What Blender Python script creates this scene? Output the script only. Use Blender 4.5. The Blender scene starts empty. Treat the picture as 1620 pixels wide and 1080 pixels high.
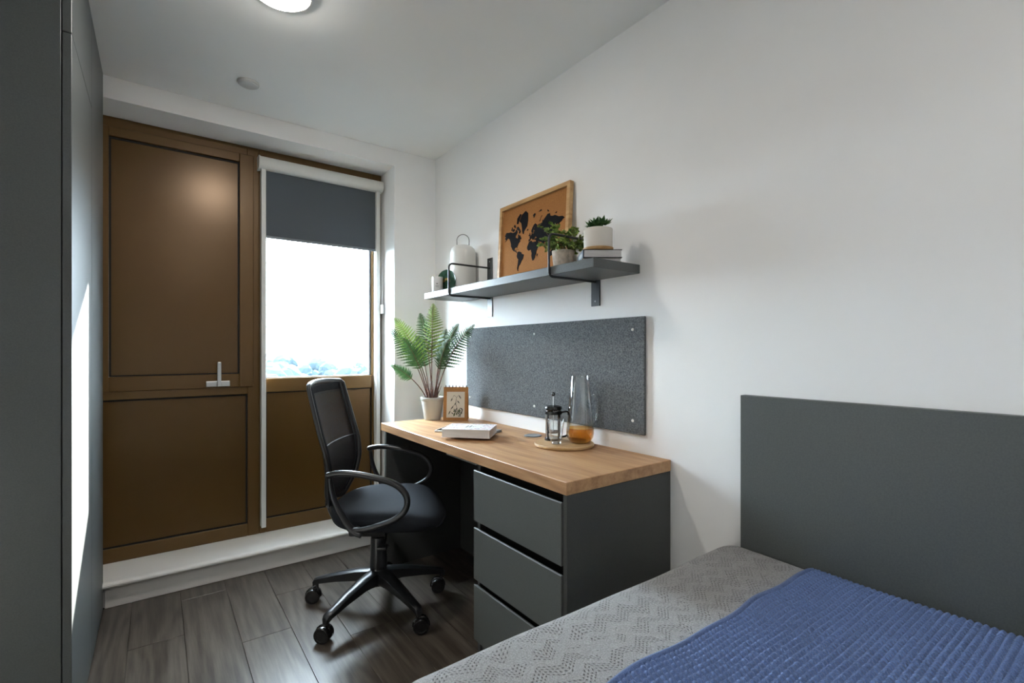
import bpy, bmesh, math, random
import numpy as np
from mathutils import Vector, Matrix

random.seed(7)
np.random.seed(7)
scene = bpy.context.scene
COL = scene.collection

# ------------------------------------------------------------------ camera
F_PX, YAW, HORIZON, CAM_H = 766.0, math.radians(36.25), 554.5, 1.158
cam_data = bpy.data.cameras.new('camera')
cam_data.sensor_width = 36.0
cam_data.lens = 36.0 * F_PX / 1620.0
cam_data.shift_y = (HORIZON - 540.0) / 1620.0
cam_data.clip_start = 0.02
cam_data.clip_end = 2000
cam = bpy.data.objects.new('camera', cam_data)
cam.location = (0, 0, CAM_H)
cam.rotation_euler = (math.pi / 2, 0, -YAW)
COL.objects.link(cam)
scene.camera = cam

# ------------------------------------------------------------------ world, sun, exposure
world = bpy.data.worlds.new('overcast_sky')
scene.world = world
world.use_nodes = True
bg = world.node_tree.nodes['Background']
bg.inputs['Color'].default_value = (0.74, 0.87, 1.0, 1)
bg.inputs['Strength'].default_value = 20.0

sun_data = bpy.data.lights.new('sun', 'SUN')
sun_data.energy = 22.0
sun_data.angle = math.radians(1.2)
sun_data.color = (1.0, 0.96, 0.9)
sun = bpy.data.objects.new('sun', sun_data)
sun.rotation_euler = Vector((-0.92, -1.0, -0.52)).to_track_quat('-Z', 'Y').to_euler()
sun.location = (6, 8, 5)
COL.objects.link(sun)

LAMP_STRENGTH = 41.0
LAMP_COLOR = (1.0, 0.955, 0.89)

scene.view_settings.view_transform = 'Standard'
scene.view_settings.look = 'None'
scene.view_settings.gamma = 1.0
scene.view_settings.use_curve_mapping = False
scene.view_settings.exposure = 1.75
scene.cycles.use_denoising = True
scene.cycles.max_bounces = 10
scene.cycles.diffuse_bounces = 6
scene.cycles.transparent_max_bounces = 24
scene.cycles.sample_clamp_indirect = 6.0
scene.cycles.caustics_reflective = False
scene.cycles.caustics_refractive = False


# ------------------------------------------------------------------ materials
def new_mat(name):
    m = bpy.data.materials.new(name)
    m.use_nodes = True
    return m, m.node_tree.nodes, m.node_tree.links, m.node_tree.nodes['Principled BSDF']


def mat(name, color, rough=0.5, spec=0.5, metal=0.0, noise=0.0, nscale=40.0, bump=0.0, bscale=200.0,
        stretch=(1, 1, 1), trans=0.0, sheen=0.0, coat=0.0):
    m, N, L, b = new_mat(name)
    b.inputs['Roughness'].default_value = rough
    b.inputs['Specular IOR Level'].default_value = spec
    b.inputs['Metallic'].default_value = metal
    b.inputs['Transmission Weight'].default_value = trans
    b.inputs['Sheen Weight'].default_value = sheen
    b.inputs['Coat Weight'].default_value = coat
    tc = N.new('ShaderNodeTexCoord')
    mp = N.new('ShaderNodeMapping')
    mp.inputs['Scale'].default_value = stretch
    L.new(tc.outputs['Object'], mp.inputs['Vector'])
    if noise > 0:
        t = N.new('ShaderNodeTexNoise')
        t.inputs['Scale'].default_value = nscale
        t.inputs['Detail'].default_value = 6
        L.new(mp.outputs[0], t.inputs['Vector'])
        r = N.new('ShaderNodeValToRGB')
        lo = [max(0.0, c * (1 - noise)) for c in color]
        hi = [min(1.0, c * (1 + noise)) for c in color]
        r.color_ramp.elements[0].position = 0.3
        r.color_ramp.elements[1].position = 0.7
        r.color_ramp.elements[0].color = (*lo, 1)
        r.color_ramp.elements[1].color = (*hi, 1)
        L.new(t.outputs['Fac'], r.inputs['Fac'])
        L.new(r.outputs['Color'], b.inputs['Base Color'])
    else:
        b.inputs['Base Color'].default_value = (*color, 1)
    if bump > 0:
        t2 = N.new('ShaderNodeTexNoise')
        t2.inputs['Scale'].default_value = bscale
        t2.inputs['Detail'].default_value = 3
        L.new(mp.outputs[0], t2.inputs['Vector'])
        bp = N.new('ShaderNodeBump')
        bp.inputs['Strength'].default_value = bump
        bp.inputs['Distance'].default_value = 0.002
        L.new(t2.outputs['Fac'], bp.inputs['Height'])
        L.new(bp.outputs['Normal'], b.inputs['Normal'])
    return m


def wood(name, dark, mid, light, along='Y', grain=26.0, rough=0.45, rand=True, fig=5.0, bump=0.12):
    """long-grain timber decor: stretched noise, cathedral rings, fine pores; per-piece random offset"""
    m, N, L, b = new_mat(name)
    b.inputs['Roughness'].default_value = rough
    tc = N.new('ShaderNodeTexCoord')
    add = N.new('ShaderNodeVectorMath'); add.operation = 'ADD'
    oi = N.new('ShaderNodeObjectInfo')
    mul = N.new('ShaderNodeMath'); mul.operation = 'MULTIPLY'; mul.inputs[1].default_value = 37.0 if rand else 0.0
    L.new(oi.outputs['Random'], mul.inputs[0])
    L.new(tc.outputs['Object'], add.inputs[0])
    L.new(mul.outputs[0], add.inputs[1])
    sc = {'Y': (1, 0.055, 1), 'X': (0.055, 1, 1), 'Z': (1, 1, 0.055)}[along]
    mp = N.new('ShaderNodeMapping'); mp.inputs['Scale'].default_value = sc
    L.new(add.outputs[0], mp.inputs['Vector'])
    n1 = N.new('ShaderNodeTexNoise'); n1.inputs['Scale'].default_value = grain; n1.inputs['Detail'].default_value = 8
    n1.inputs['Roughness'].default_value = 0.65
    L.new(mp.outputs[0], n1.inputs['Vector'])
    sc2 = {'Y': (1, 0.16, 1), 'X': (0.16, 1, 1), 'Z': (1, 1, 0.16)}[along]
    mp2 = N.new('ShaderNodeMapping'); mp2.inputs['Scale'].default_value = sc2
    L.new(add.outputs[0], mp2.inputs['Vector'])
    n2 = N.new('ShaderNodeTexNoise'); n2.inputs['Scale'].default_value = fig; n2.inputs['Detail'].default_value = 2
    L.new(mp2.outputs[0], n2.inputs['Vector'])
    ring = N.new('ShaderNodeMath'); ring.operation = 'MULTIPLY'; ring.inputs[1].default_value = 60.0
    L.new(n2.outputs['Fac'], ring.inputs[0])
    sn = N.new('ShaderNodeMath'); sn.operation = 'SINE'
    L.new(ring.outputs[0], sn.inputs[0])
    mr = N.new('ShaderNodeMapRange'); mr.inputs['From Min'].default_value = -1; mr.inputs['From Max'].default_value = 1
    mr.inputs['To Min'].default_value = -0.11; mr.inputs['To Max'].default_value = 0.11
    L.new(sn.outputs[0], mr.inputs['Value'])
    ad = N.new('ShaderNodeMath'); ad.operation = 'ADD'
    L.new(n1.outputs['Fac'], ad.inputs[0]); L.new(mr.outputs[0], ad.inputs[1])
    rn = N.new('ShaderNodeMapRange'); rn.inputs['To Min'].default_value = -0.035 if rand else 0
    rn.inputs['To Max'].default_value = 0.035 if rand else 0
    L.new(oi.outputs['Random'], rn.inputs['Value'])
    ad2 = N.new('ShaderNodeMath'); ad2.operation = 'ADD'
    L.new(ad.outputs[0], ad2.inputs[0]); L.new(rn.outputs[0], ad2.inputs[1])
    r = N.new('ShaderNodeValToRGB')
    r.color_ramp.elements[0].position = 0.28; r.color_ramp.elements[0].color = (*dark, 1)
    r.color_ramp.elements[1].position = 0.75; r.color_ramp.elements[1].color = (*light, 1)
    e = r.color_ramp.elements.new(0.5); e.color = (*mid, 1)
    L.new(ad2.outputs[0], r.inputs['Fac'])
    L.new(r.outputs['Color'], b.inputs['Base Color'])
    bp = N.new('ShaderNodeBump'); bp.inputs['Strength'].default_value = bump; bp.inputs['Distance'].default_value = 0.001
    L.new(ad.outputs[0], bp.inputs['Height']); L.new(bp.outputs['Normal'], b.inputs['Normal'])
    return m


def thin_glass(name, tint=(1, 1, 1), rough=0.0, refl=1.0, power=4.0):
    """clear pane: transparent with a Fresnel mirror coat, lets daylight through"""
    m, N, L, b = new_mat(name)
    N.remove(b)
    out = N['Material Output']
    tr = N.new('ShaderNodeBsdfTransparent'); tr.inputs['Color'].default_value = (*tint, 1)
    gl = N.new('ShaderNodeBsdfGlossy'); gl.inputs['Roughness'].default_value = rough
    lw = N.new('ShaderNodeLayerWeight'); lw.inputs['Blend'].default_value = 0.5
    pw = N.new('ShaderNodeMath'); pw.operation = 'POWER'; pw.inputs[1].default_value = power
    mu = N.new('ShaderNodeMath'); mu.operation = 'MULTIPLY_ADD'; mu.inputs[1].default_value = 0.75 * refl; mu.inputs[2].default_value = 0.04 * refl
    L.new(lw.outputs['Facing'], pw.inputs[0])
    mx = N.new('ShaderNodeMixShader')
    L.new(pw.outputs[0], mu.inputs[0]); L.new(mu.outputs[0], mx.inputs['Fac'])
    L.new(tr.outputs[0], mx.inputs[1]); L.new(gl.outputs[0], mx.inputs[2])
    L.new(mx.outputs[0], out.inputs['Surface'])
    return m


def emit(name, color, strength):
    m, N, L, b = new_mat(name)
    b.inputs['Base Color'].default_value = (0.9, 0.9, 0.9, 1)
    b.inputs['Emission Color'].default_value = (*color, 1)
    b.inputs['Emission Strength'].default_value = strength
    return m


def weave(name, c1, c2, scale, rough=0.9, bump=0.4):
    """heathered woven cloth"""
    m, N, L, b = new_mat(name)
    b.inputs['Roughness'].default_value = rough
    b.inputs['Specular IOR Level'].default_value = 0.2
    tc = N.new('ShaderNodeTexCoord')
    a = N.new('ShaderNodeTexNoise'); a.inputs['Scale'].default_value = scale; a.inputs['Detail'].default_value = 4
    a.inputs['Roughness'].default_value = 0.8
    L.new(tc.outputs['Object'], a.inputs['Vector'])
    r = N.new('ShaderNodeValToRGB')
    r.color_ramp.elements[0].position = 0.36; r.color_ramp.elements[0].color = (*c1, 1)
    r.color_ramp.elements[1].position = 0.64; r.color_ramp.elements[1].color = (*c2, 1)
    L.new(a.outputs['Fac'], r.inputs['Fac'])
    L.new(r.outputs['Color'], b.inputs['Base Color'])
    bp = N.new('ShaderNodeBump'); bp.inputs['Strength'].default_value = bump; bp.inputs['Distance'].default_value = 0.002
    L.new(a.outputs['Fac'], bp.inputs['Height']); L.new(bp.outputs['Normal'], b.inputs['Normal'])
    return m


M = {}
M['wall'] = mat('matt_white_paint', (0.86, 0.86, 0.855), 0.85, 0.25, noise=0.015, nscale=3, bump=0.05, bscale=350)
M['ceiling'] = mat('ceiling_paint', (0.85, 0.855, 0.84), 0.9, 0.2, noise=0.015, nscale=2)
M['trim'] = mat('satin_white_trim', (0.87, 0.85, 0.82), 0.35, 0.5)
M['floor'] = wood('grey_oak_vinyl', (0.040, 0.031, 0.024), (0.074, 0.060, 0.048), (0.118, 0.099, 0.081), 'Y', 62, 0.31, True, 4.6, 0.15)
M['joint'] = mat('floor_joint', (0.02, 0.017, 0.014), 0.8, 0.2)
M['laminate'] = mat('charcoal_laminate', (0.078, 0.085, 0.084), 0.42, 0.45, noise=0.10, nscale=260, bump=0.10, bscale=500)
M['laminate_dark'] = mat('charcoal_laminate_carcass', (0.060, 0.063, 0.062), 0.5, 0.4, noise=0.08, nscale=260)
M['drawer'] = mat('charcoal_drawer_front', (0.092, 0.100, 0.096), 0.42, 0.45, noise=0.06, nscale=260, bump=0.06, bscale=500)
M['black_gap'] = mat('black_shadow_gap', (0.01, 0.01, 0.01), 0.8, 0.1)
M['bronze'] = mat('bronze_painted_metal', (0.120, 0.062, 0.015), 0.36, 0.5, metal=0.25, noise=0.05, nscale=3)
M['bronze_panel'] = mat('bronze_painted_panel', (0.104, 0.052, 0.0115), 0.29, 0.5, metal=0.3, noise=0.05, nscale=3)
M['gasket'] = mat('black_rubber_gasket', (0.012, 0.010, 0.009), 0.6, 0.3)
M['steel'] = mat('brushed_steel', (0.55, 0.55, 0.54), 0.35, 0.5, metal=0.8)
M['blind_white'] = mat('off_white_metal', (0.66, 0.66, 0.63), 0.4, 0.5)
M['blind_fabric'] = weave('slate_blackout_fabric', (0.070, 0.080, 0.092), (0.095, 0.107, 0.12), 500, 0.8, 0.15)
_N = M['blind_fabric'].node_tree.nodes; _L = M['blind_fabric'].node_tree.links
_t = _N.new('ShaderNodeBsdfTranslucent'); _t.inputs['Color'].default_value = (0.25, 0.33, 0.40, 1)
_m = _N.new('ShaderNodeMixShader'); _m.inputs['Fac'].default_value = 0.012
_L.new(_N['Principled BSDF'].outputs[0], _m.inputs[1]); _L.new(_t.outputs[0], _m.inputs[2])
_L.new(_m.outputs[0], _N['Material Output'].inputs['Surface'])
M['pane'] = thin_glass('window_glass', (0.97, 0.99, 0.985))
M['oak'] = wood('oak_worktop', (0.33, 0.172, 0.078), (0.43, 0.240, 0.116), (0.52, 0.315, 0.160), 'Y', 75, 0.42, False, 5.0, 0.06)
M['black_plastic'] = mat('black_nylon', (0.016, 0.017, 0.019), 0.29, 0.5, bump=0.08, bscale=600)
M['black_gloss'] = mat('black_caster_plastic', (0.010, 0.010, 0.011), 0.22, 0.5)
M['seat_cloth'] = weave('black_seat_cloth', (0.010, 0.012, 0.016), (0.020, 0.023, 0.029), 700, 0.85, 0.3)
M['lam_black'] = mat('black_powder_coat', (0.020, 0.022, 0.025), 0.38, 0.5)
M['pin_felt'] = weave('grey_wool_felt', (0.042, 0.048, 0.052), (0.190, 0.198, 0.205), 210, 0.95, 0.6)
M['pin_head'] = mat('white_pin_head', (0.8, 0.8, 0.8), 0.3)
M['white_plastic'] = mat('white_plastic', (0.72, 0.72, 0.70), 0.4)
M['sensor_grey'] = mat('light_grey_plastic', (0.56, 0.56, 0.545), 0.45)
M['lamp'] = emit('lamp_diffuser', LAMP_COLOR, LAMP_STRENGTH)
M['soil'] = mat('dark_soil', (0.02, 0.014, 0.01), 0.95, 0.1, noise=0.5, nscale=90, bump=0.8, bscale=200)
M['pot_grey'] = mat('pale_grey_ceramic', (0.47, 0.48, 0.455), 0.6, 0.4, noise=0.06, nscale=18, stretch=(1, 1, 0.15))
M['pot_white'] = mat('cream_ceramic', (0.66, 0.62, 0.56), 0.55, 0.4)
M['pot_stone'] = mat('speckled_stone_pot', (0.50, 0.43, 0.36), 0.8, 0.3, noise=0.22, nscale=60)
M['cork'] = mat('cork', (0.34, 0.150, 0.048), 0.85, 0.2, noise=0.16, nscale=220, bump=0.3, bscale=300)
M['map_black'] = mat('black_print', (0.010, 0.010, 0.012), 0.9, 0.1)
M['frame_wood'] = wood('pale_oak_frame', (0.42, 0.23, 0.09), (0.54, 0.32, 0.135), (0.62, 0.40, 0.19), 'Y', 40, 0.5, False, 6, 0.05)
M['lantern'] = mat('frosted_white_shade', (0.74, 0.74, 0.71), 0.5, 0.4)
M['wire'] = mat('grey_wire', (0.20, 0.19, 0.18), 0.4, 0.5, metal=0.6)
M['candle'] = mat('white_candle_jar', (0.75, 0.76, 0.76), 0.25, 0.5)
M['candle_print'] = mat('grey_label_print', (0.25, 0.25, 0.25), 0.6)
M['plate_green'] = mat('dark_green_glaze', (0.024, 0.065, 0.040), 0.25, 0.5, noise=0.3, nscale=60)
M['gold'] = mat('gold_leaf', (0.50, 0.33, 0.09), 0.4, 0.5, metal=0.6)
M['book_cover'] = mat('charcoal_book_cover', (0.03, 0.032, 0.036), 0.5)
M['book_blue'] = mat('slate_blue_spine', (0.10, 0.14, 0.18), 0.55)
M['paper'] = mat('page_edges', (0.66, 0.65, 0.64), 0.8, 0.2, noise=0.08, nscale=500, stretch=(0.02, 0.02, 1))
M['book_pale'] = mat('pale_rose_cover', (0.74, 0.69, 0.69), 0.6)
M['paper_cream'] = mat('cream_cover', (0.62, 0.58, 0.52), 0.7)
M['kraft'] = mat('kraft_card', (0.40, 0.20, 0.075), 0.75, 0.2, noise=0.08, nscale=120)
M['card'] = mat('ivory_card', (0.66, 0.63, 0.55), 0.7, 0.2)
M['ink_green'] = mat('sage_ink', (0.10, 0.13, 0.06), 0.8)
M['ink_grey'] = mat('grey_ink', (0.12, 0.12, 0.11), 0.8)
M['ink_pink'] = mat('pale_pink_ink', (0.50, 0.27, 0.31), 0.8)
M['ink_blue'] = mat('pale_blue_ink', (0.33, 0.45, 0.50), 0.8)
M['tray'] = wood('light_wood_tray', (0.37, 0.21, 0.09), (0.47, 0.29, 0.13), (0.55, 0.36, 0.18), 'X', 30, 0.45, False, 6, 0.05)
M['clear'] = thin_glass('clear_glassware', (0.975, 0.985, 0.985), 0.03, 1.3, 2.2)
M['amber'] = thin_glass('amber_glass', (0.80, 0.58, 0.26), 0.08, 1.3, 2.0)
M['coffee'] = mat('steel_filter_mesh', (0.10, 0.085, 0.07), 0.45, metal=0.4)
M['slate'] = mat('slate_grey_plastic', (0.17, 0.19, 0.21), 0.4)
M['notebook'] = mat('blue_grey_cover', (0.22, 0.25, 0.28), 0.6)
M['screen'] = mat('black_screen', (0.01, 0.01, 0.012), 0.12)
M['stem'] = mat('red_brown_stem', (0.13, 0.055, 0.035), 0.6, noise=0.3, nscale=60)
M['mattress'] = mat('white_mattress_ticking', (0.6, 0.6, 0.6), 0.9)
M['bed_base'] = mat('charcoal_bed_base', (0.05, 0.052, 0.055), 0.7)
M['brick'] = mat('red_brick', (0.42, 0.17, 0.11), 0.9, 0.2, noise=0.25, nscale=40, bump=0.5, bscale=120)
M['mortar'] = mat('pale_mortar', (0.55, 0.52, 0.48), 0.95, 0.1)
M['grass'] = mat('meadow', (0.022, 0.029, 0.033), 0.95, 0.1, noise=0.25, nscale=0.05)
M['bark'] = mat('bark', (0.12, 0.10, 0.08), 0.9)


def leaf_mat(name, c1, c2, scale=30.0):
    m, N, L, b = new_mat(name)
    b.inputs['Roughness'].default_value = 0.5
    b.inputs['Subsurface Weight'].default_value = 0.0
    tc = N.new('ShaderNodeTexCoord')
    a = N.new('ShaderNodeTexNoise'); a.inputs['Scale'].default_value = scale
    L.new(tc.outputs['Object'], a.inputs['Vector'])
    r = N.new('ShaderNodeValToRGB')
    r.color_ramp.elements[0].position = 0.35; r.color_ramp.elements[0].color = (*c1, 1)
    r.color_ramp.elements[1].position = 0.65; r.color_ramp.elements[1].color = (*c2, 1)
    L.new(a.outputs['Fac'], r.inputs['Fac'])
    L.new(r.outputs['Color'], b.inputs['Base Color'])
    tl = N.new('ShaderNodeBsdfTranslucent')
    L.new(r.outputs['Color'], tl.inputs['Color'])
    mx = N.new('ShaderNodeMixShader'); mx.inputs['Fac'].default_value = 0.25
    L.new(b.outputs[0], mx.inputs[1]); L.new(tl.outputs[0], mx.inputs[2])
    L.new(mx.outputs[0], N['Material Output'].inputs['Surface'])
    return m


M['fern_dark'] = leaf_mat('fern_green_dark', (0.020, 0.060, 0.020), (0.055, 0.125, 0.034))
M['fern_light'] = leaf_mat('fern_green_light', (0.12, 0.20, 0.034), (0.21, 0.30, 0.06))
M['euca'] = leaf_mat('eucalyptus_leaf', (0.07, 0.145, 0.032), (0.36, 0.46, 0.10), 45)
M['succulent'] = leaf_mat('succulent_leaf', (0.035, 0.115, 0.040), (0.11, 0.25, 0.075), 60)
M['far_leaf'] = mat('winter_tree_foliage', (0.016, 0.024, 0.029), 0.95, 0.1, noise=0.25, nscale=0.6)


def mesh_back():
    """fine black chair netting: half open weave"""
    m, N, L, b = new_mat('black_chair_netting')
    b.inputs['Base Color'].default_value = (0.022, 0.020, 0.022, 1)
    b.inputs['Roughness'].default_value = 0.7
    tc = N.new('ShaderNodeTexCoord')
    v = N.new('ShaderNodeTexVoronoi'); v.inputs['Scale'].default_value = 420
    L.new(tc.outputs['Object'], v.inputs['Vector'])
    gt = N.new('ShaderNodeMath'); gt.operation = 'LESS_THAN'; gt.inputs[1].default_value = 0.30
    L.new(v.outputs['Distance'], gt.inputs[0])
    tr = N.new('ShaderNodeBsdfTransparent')
    mx = N.new('ShaderNodeMixShader')
    L.new(gt.outputs[0], mx.inputs['Fac'])
    L.new(b.outputs[0], mx.inputs[1]); L.new(tr.outputs[0], mx.inputs[2])
    L.new(mx.outputs[0], N['Material Output'].inputs['Surface'])
    return m


M['netting'] = mesh_back()


def knit_grey():
    """grey knitted bedspread: rows of small eyelets set in a chevron repeat"""
    m, N, L, b = new_mat('grey_eyelet_knit')
    b.inputs['Roughness'].default_value = 0.95
    b.inputs['Specular IOR Level'].default_value = 0.15
    b.inputs['Sheen Weight'].default_value = 0.25
    tc = N.new('ShaderNodeTexCoord')
    sp = N.new('ShaderNodeSeparateXYZ'); L.new(tc.outputs['Object'], sp.inputs[0])

    def mth(op, a, bb=None):
        n = N.new('ShaderNodeMath'); n.operation = op
        if isinstance(a, (int, float)): n.inputs[0].default_value = a
        else: L.new(a, n.inputs[0])
        if bb is not None:
            if isinstance(bb, (int, float)): n.inputs[1].default_value = bb
            else: L.new(bb, n.inputs[1])
        return n.outputs[0]
    wob = N.new('ShaderNodeTexNoise'); wob.inputs['Scale'].default_value = 9
    L.new(tc.outputs['Object'], wob.inputs['Vector'])
    wv = mth('MULTIPLY', mth('SUBTRACT', wob.outputs['Fac'], 0.5), 0.05)
    x, y = mth('ADD', sp.outputs[0], wv), mth('ADD', sp.outputs[1], wv)
    # chevron: y shifted by triangle wave of x
    tri = mth('PINGPONG', mth('MULTIPLY', x, 1.0), 0.036)
    yy = mth('ADD', y, mth('MULTIPLY', tri, 0.8))
    cx = mth('SUBTRACT', mth('FRACT', mth('DIVIDE', mth('ADD', x, 10.0), 0.0074)), 0.5)
    cy = mth('SUBTRACT', mth('FRACT', mth('DIVIDE', mth('ADD', yy, 10.0), 0.0092)), 0.5)
    d = mth('SQRT', mth('ADD', mth('MULTIPLY', cx, cx), mth('MULTIPLY', cy, cy)))
    hole = mth('SUBTRACT', 1.0, mth('SMOOTH_MIN', 1.0, mth('MULTIPLY', d, 3.2)))
    hole = mth('MAXIMUM', hole, 0.0)
    # only in bands
    band = mth('GREATER_THAN', mth('FRACT', mth('DIVIDE', mth('ADD', yy, 10.0), 0.0552)), 0.40)
    nz = N.new('ShaderNodeTexNoise'); nz.inputs['Scale'].default_value = 14
    L.new(tc.outputs['Object'], nz.inputs['Vector'])
    keep = mth('GREATER_THAN', nz.outputs['Fac'], 0.40)
    mask = mth('MULTIPLY', mth('MULTIPLY', hole, band), keep)
    n2 = N.new('ShaderNodeTexNoise'); n2.inputs['Scale'].default_value = 320; n2.inputs['Detail'].default_value = 4
    L.new(tc.outputs['Object'], n2.inputs['Vector'])
    r = N.new('ShaderNodeValToRGB')
    r.color_ramp.elements[0].position = 0.3; r.color_ramp.elements[0].color = (0.20, 0.20, 0.202, 1)
    r.color_ramp.elements[1].position = 0.7; r.color_ramp.elements[1].color = (0.38, 0.38, 0.382, 1)
    L.new(n2.outputs['Fac'], r.inputs['Fac'])
    mx = N.new('ShaderNodeMix'); mx.data_type = 'RGBA'
    L.new(mth('MINIMUM', mth('MULTIPLY', mask, 1.3), 0.85), mx.inputs['Factor'])
    L.new(r.outputs['Color'], mx.inputs[6]); mx.inputs[7].default_value = (0.035, 0.035, 0.036, 1)  # shade inside the eyelet holes is painted into the colour
    L.new(mx.outputs[2], b.inputs['Base Color'])
    hgt = mth('SUBTRACT', mth('MULTIPLY', n2.outputs['Fac'], 0.5), mask)
    bp = N.new('ShaderNodeBump'); bp.inputs['Strength'].default_value = 0.7; bp.inputs['Distance'].default_value = 0.004
    L.new(hgt, bp.inputs['Height']); L.new(bp.outputs['Normal'], b.inputs['Normal'])
    return m


M['bedspread'] = knit_grey()
M['throw'] = weave('blue_wool_knit', (0.068, 0.115, 0.255), (0.150, 0.225, 0.43), 500, 0.95, 0.4)
M['throw'].node_tree.nodes['Principled BSDF'].inputs['Sheen Weight'].default_value = 0.2


# ------------------------------------------------------------------ builders
def link(name, me, m=None, parent=None, smooth=False):
    o = bpy.data.objects.new(name, me)
    COL.objects.link(o)
    if m is not None and not me.materials:
        me.materials.append(M[m] if isinstance(m, str) else m)
    if parent is not None:
        o.parent = parent
    if smooth:
        me.shade_smooth()
    return o


def raw(verts, faces, name='mesh'):
    me = bpy.data.meshes.new(name)
    me.from_pydata([tuple(v) for v in verts], [], [tuple(f) for f in faces])
    me.update()
    return me


class MB:
    """collects shapes for ONE mesh object"""
    def __init__(self):
        self.v, self.f = [], []

    def add(self, vs, fs):
        n = len(self.v)
        self.v += [tuple(p) for p in vs]
        self.f += [tuple(i + n for i in q) for q in fs]
        return self

    def box(self, x0, x1, y0, y1, z0, z1, bev=0.0, seg=1, rot=None):
        bm = bmesh.new()
        bmesh.ops.create_cube(bm, size=1)
        bmesh.ops.scale(bm, vec=(x1 - x0, y1 - y0, z1 - z0), verts=bm.verts)
        if bev > 0:
            bmesh.ops.bevel(bm, geom=bm.edges[:] + bm.verts[:], offset=bev, segments=seg, affect='EDGES', profile=0.5)
        c = Vector(((x0 + x1) / 2, (y0 + y1) / 2, (z0 + z1) / 2))
        if rot is not None:
            bmesh.ops.rotate(bm, cent=(0, 0, 0), matrix=rot, verts=bm.verts)
        bm.verts.ensure_lookup_table()
        self.add([v.co + c for v in bm.verts], [[v.index for v in f.verts] for f in bm.faces])
        bm.free()
        return self

    def prism(self, poly, axis, a, b):
        """polygon in the two other axes, extruded along axis from a to b"""
        n = len(poly)
        def P(p, t):
            if axis == 'x': return (t, p[0], p[1])
            if axis == 'y': return (p[0], t, p[1])
            return (p[0], p[1], t)
        vs = [P(p, a) for p in poly] + [P(p, b) for p in poly]
        fs = [list(range(n))[::-1], list(range(n, 2 * n))] + [[i, (i + 1) % n, n + (i + 1) % n, n + i] for i in range(n)]
        self.add(vs, fs)
        return self

    def lathe(self, prof, seg=32, c=(0, 0, 0)):
        vs, fs, rows = [], [], []
        for r, z in prof:
            if r < 1e-6:
                rows.append([len(vs)]); vs.append((c[0], c[1], c[2] + z))
            else:
                rows.append(list(range(len(vs), len(vs) + seg)))
                for k in range(seg):
                    a = 2 * math.pi * k / seg
                    vs.append((c[0] + r * math.cos(a), c[1] + r * math.sin(a), c[2] + z))
        for A, B in zip(rows[:-1], rows[1:]):
            if len(A) == 1 and len(B) == 1: continue
            for k in range(seg):
                k2 = (k + 1) % seg
                if len(A) == 1: fs.append([A[0], B[k2], B[k]])
                elif len(B) == 1: fs.append([A[k], A[k2], B[0]])
                else: fs.append([A[k], A[k2], B[k2], B[k]])
        self.add(vs, fs)
        return self

    def tube(self, pts, r, seg=10, closed=False, flat=1.0, up=None):
        """sweep; r number or list; flat scales the second axis"""
        P = [Vector(p) for p in pts]
        n = len(P)
        R = r if isinstance(r, (list, tuple)) else [r] * n
        T = []
        for i in range(n):
            if closed: t = P[(i + 1) % n] - P[i - 1]
            else: t = P[min(i + 1, n - 1)] - P[max(i - 1, 0)]
            T.append(t.normalized())
        nrm = Vector(up) if up is not None else (Vector((0, 0, 1)) if abs(T[0].z) < 0.9 else Vector((1, 0, 0)))
        vs, fs = [], []
        for i in range(n):
            nrm = (nrm - T[i] * nrm.dot(T[i]))
            if nrm.length < 1e-6: nrm = T[i].orthogonal()
            nrm.normalize()
            bn = T[i].cross(nrm)
            for k in range(seg):
                a = 2 * math.pi * k / seg
                vs.append(P[i] + nrm * (R[i] * math.cos(a)) + bn * (R[i] * flat * math.sin(a)))
        m = n if closed else n - 1
        for i in range(m):
            j = (i + 1) % n
            for k in range(seg):
                k2 = (k + 1) % seg
                fs.append([i * seg + k, i * seg + k2, j * seg + k2, j * seg + k])
        if not closed:
            fs.append(list(range(seg))[::-1]); fs.append([(n - 1) * seg + k for k in range(seg)])
        self.add(vs, fs)
        return self

    def build(self, name, m, parent=None, smooth=False, auto=None):
        me = raw(self.v, self.f, name)
        bm = bmesh.new(); bm.from_mesh(me)
        bmesh.ops.recalc_face_normals(bm, faces=bm.faces)
        bm.to_mesh(me); bm.free()
        if smooth:
            me.shade_smooth()
            if auto is not None:
                me.set_sharp_from_angle(angle=math.radians(auto))
        return link(name, me, m, parent)


def spline(pts, n=8, closed=False):
    """Catmull-Rom through points"""
    P = [Vector(p) for p in pts]
    out = []
    m = len(P)
    rng = range(m) if closed else range(m - 1)
    for i in rng:
        p0 = P[(i - 1) % m] if closed or i > 0 else P[0] * 2 - P[1]
        p1, p2 = P[i], P[(i + 1) % m]
        p3 = P[(i + 2) % m] if closed or i + 2 < m else P[-1] * 2 - P[-2]
        for k in range(n):
            t = k / n
            out.append(0.5 * ((2 * p1) + (p2 - p0) * t + (2 * p0 - 5 * p1 + 4 * p2 - p3) * t * t
                              + (3 * p1 - p0 - 3 * p2 + p3) * t ** 3))
    if not closed: out.append(P[-1])
    return out


def tag(o, label=None, cat=None, group=None, kind=None):
    if label: o['label'] = label
    if cat: o['category'] = cat
    if group: o['group'] = group
    if kind: o['kind'] = kind
    return o


def thing(name, label, cat, loc=(0, 0, 0), rotz=0.0, group=None):
    o = bpy.data.objects.new(name, None)
    o.empty_display_size = 0.05
    COL.objects.link(o)
    o.location = loc
    o.rotation_euler = (0, 0, rotz)
    return tag(o, label, cat, group)


def struct(name, mb, m, label=None):
    o = mb.build(name, m)
    return tag(o, label, None, None, 'structure')


def struct_root(name, label, loc=(0, 0, 0)):
    o = bpy.data.objects.new(name, None)
    COL.objects.link(o)
    o.location = loc
    return tag(o, label, None, None, 'structure')


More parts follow.
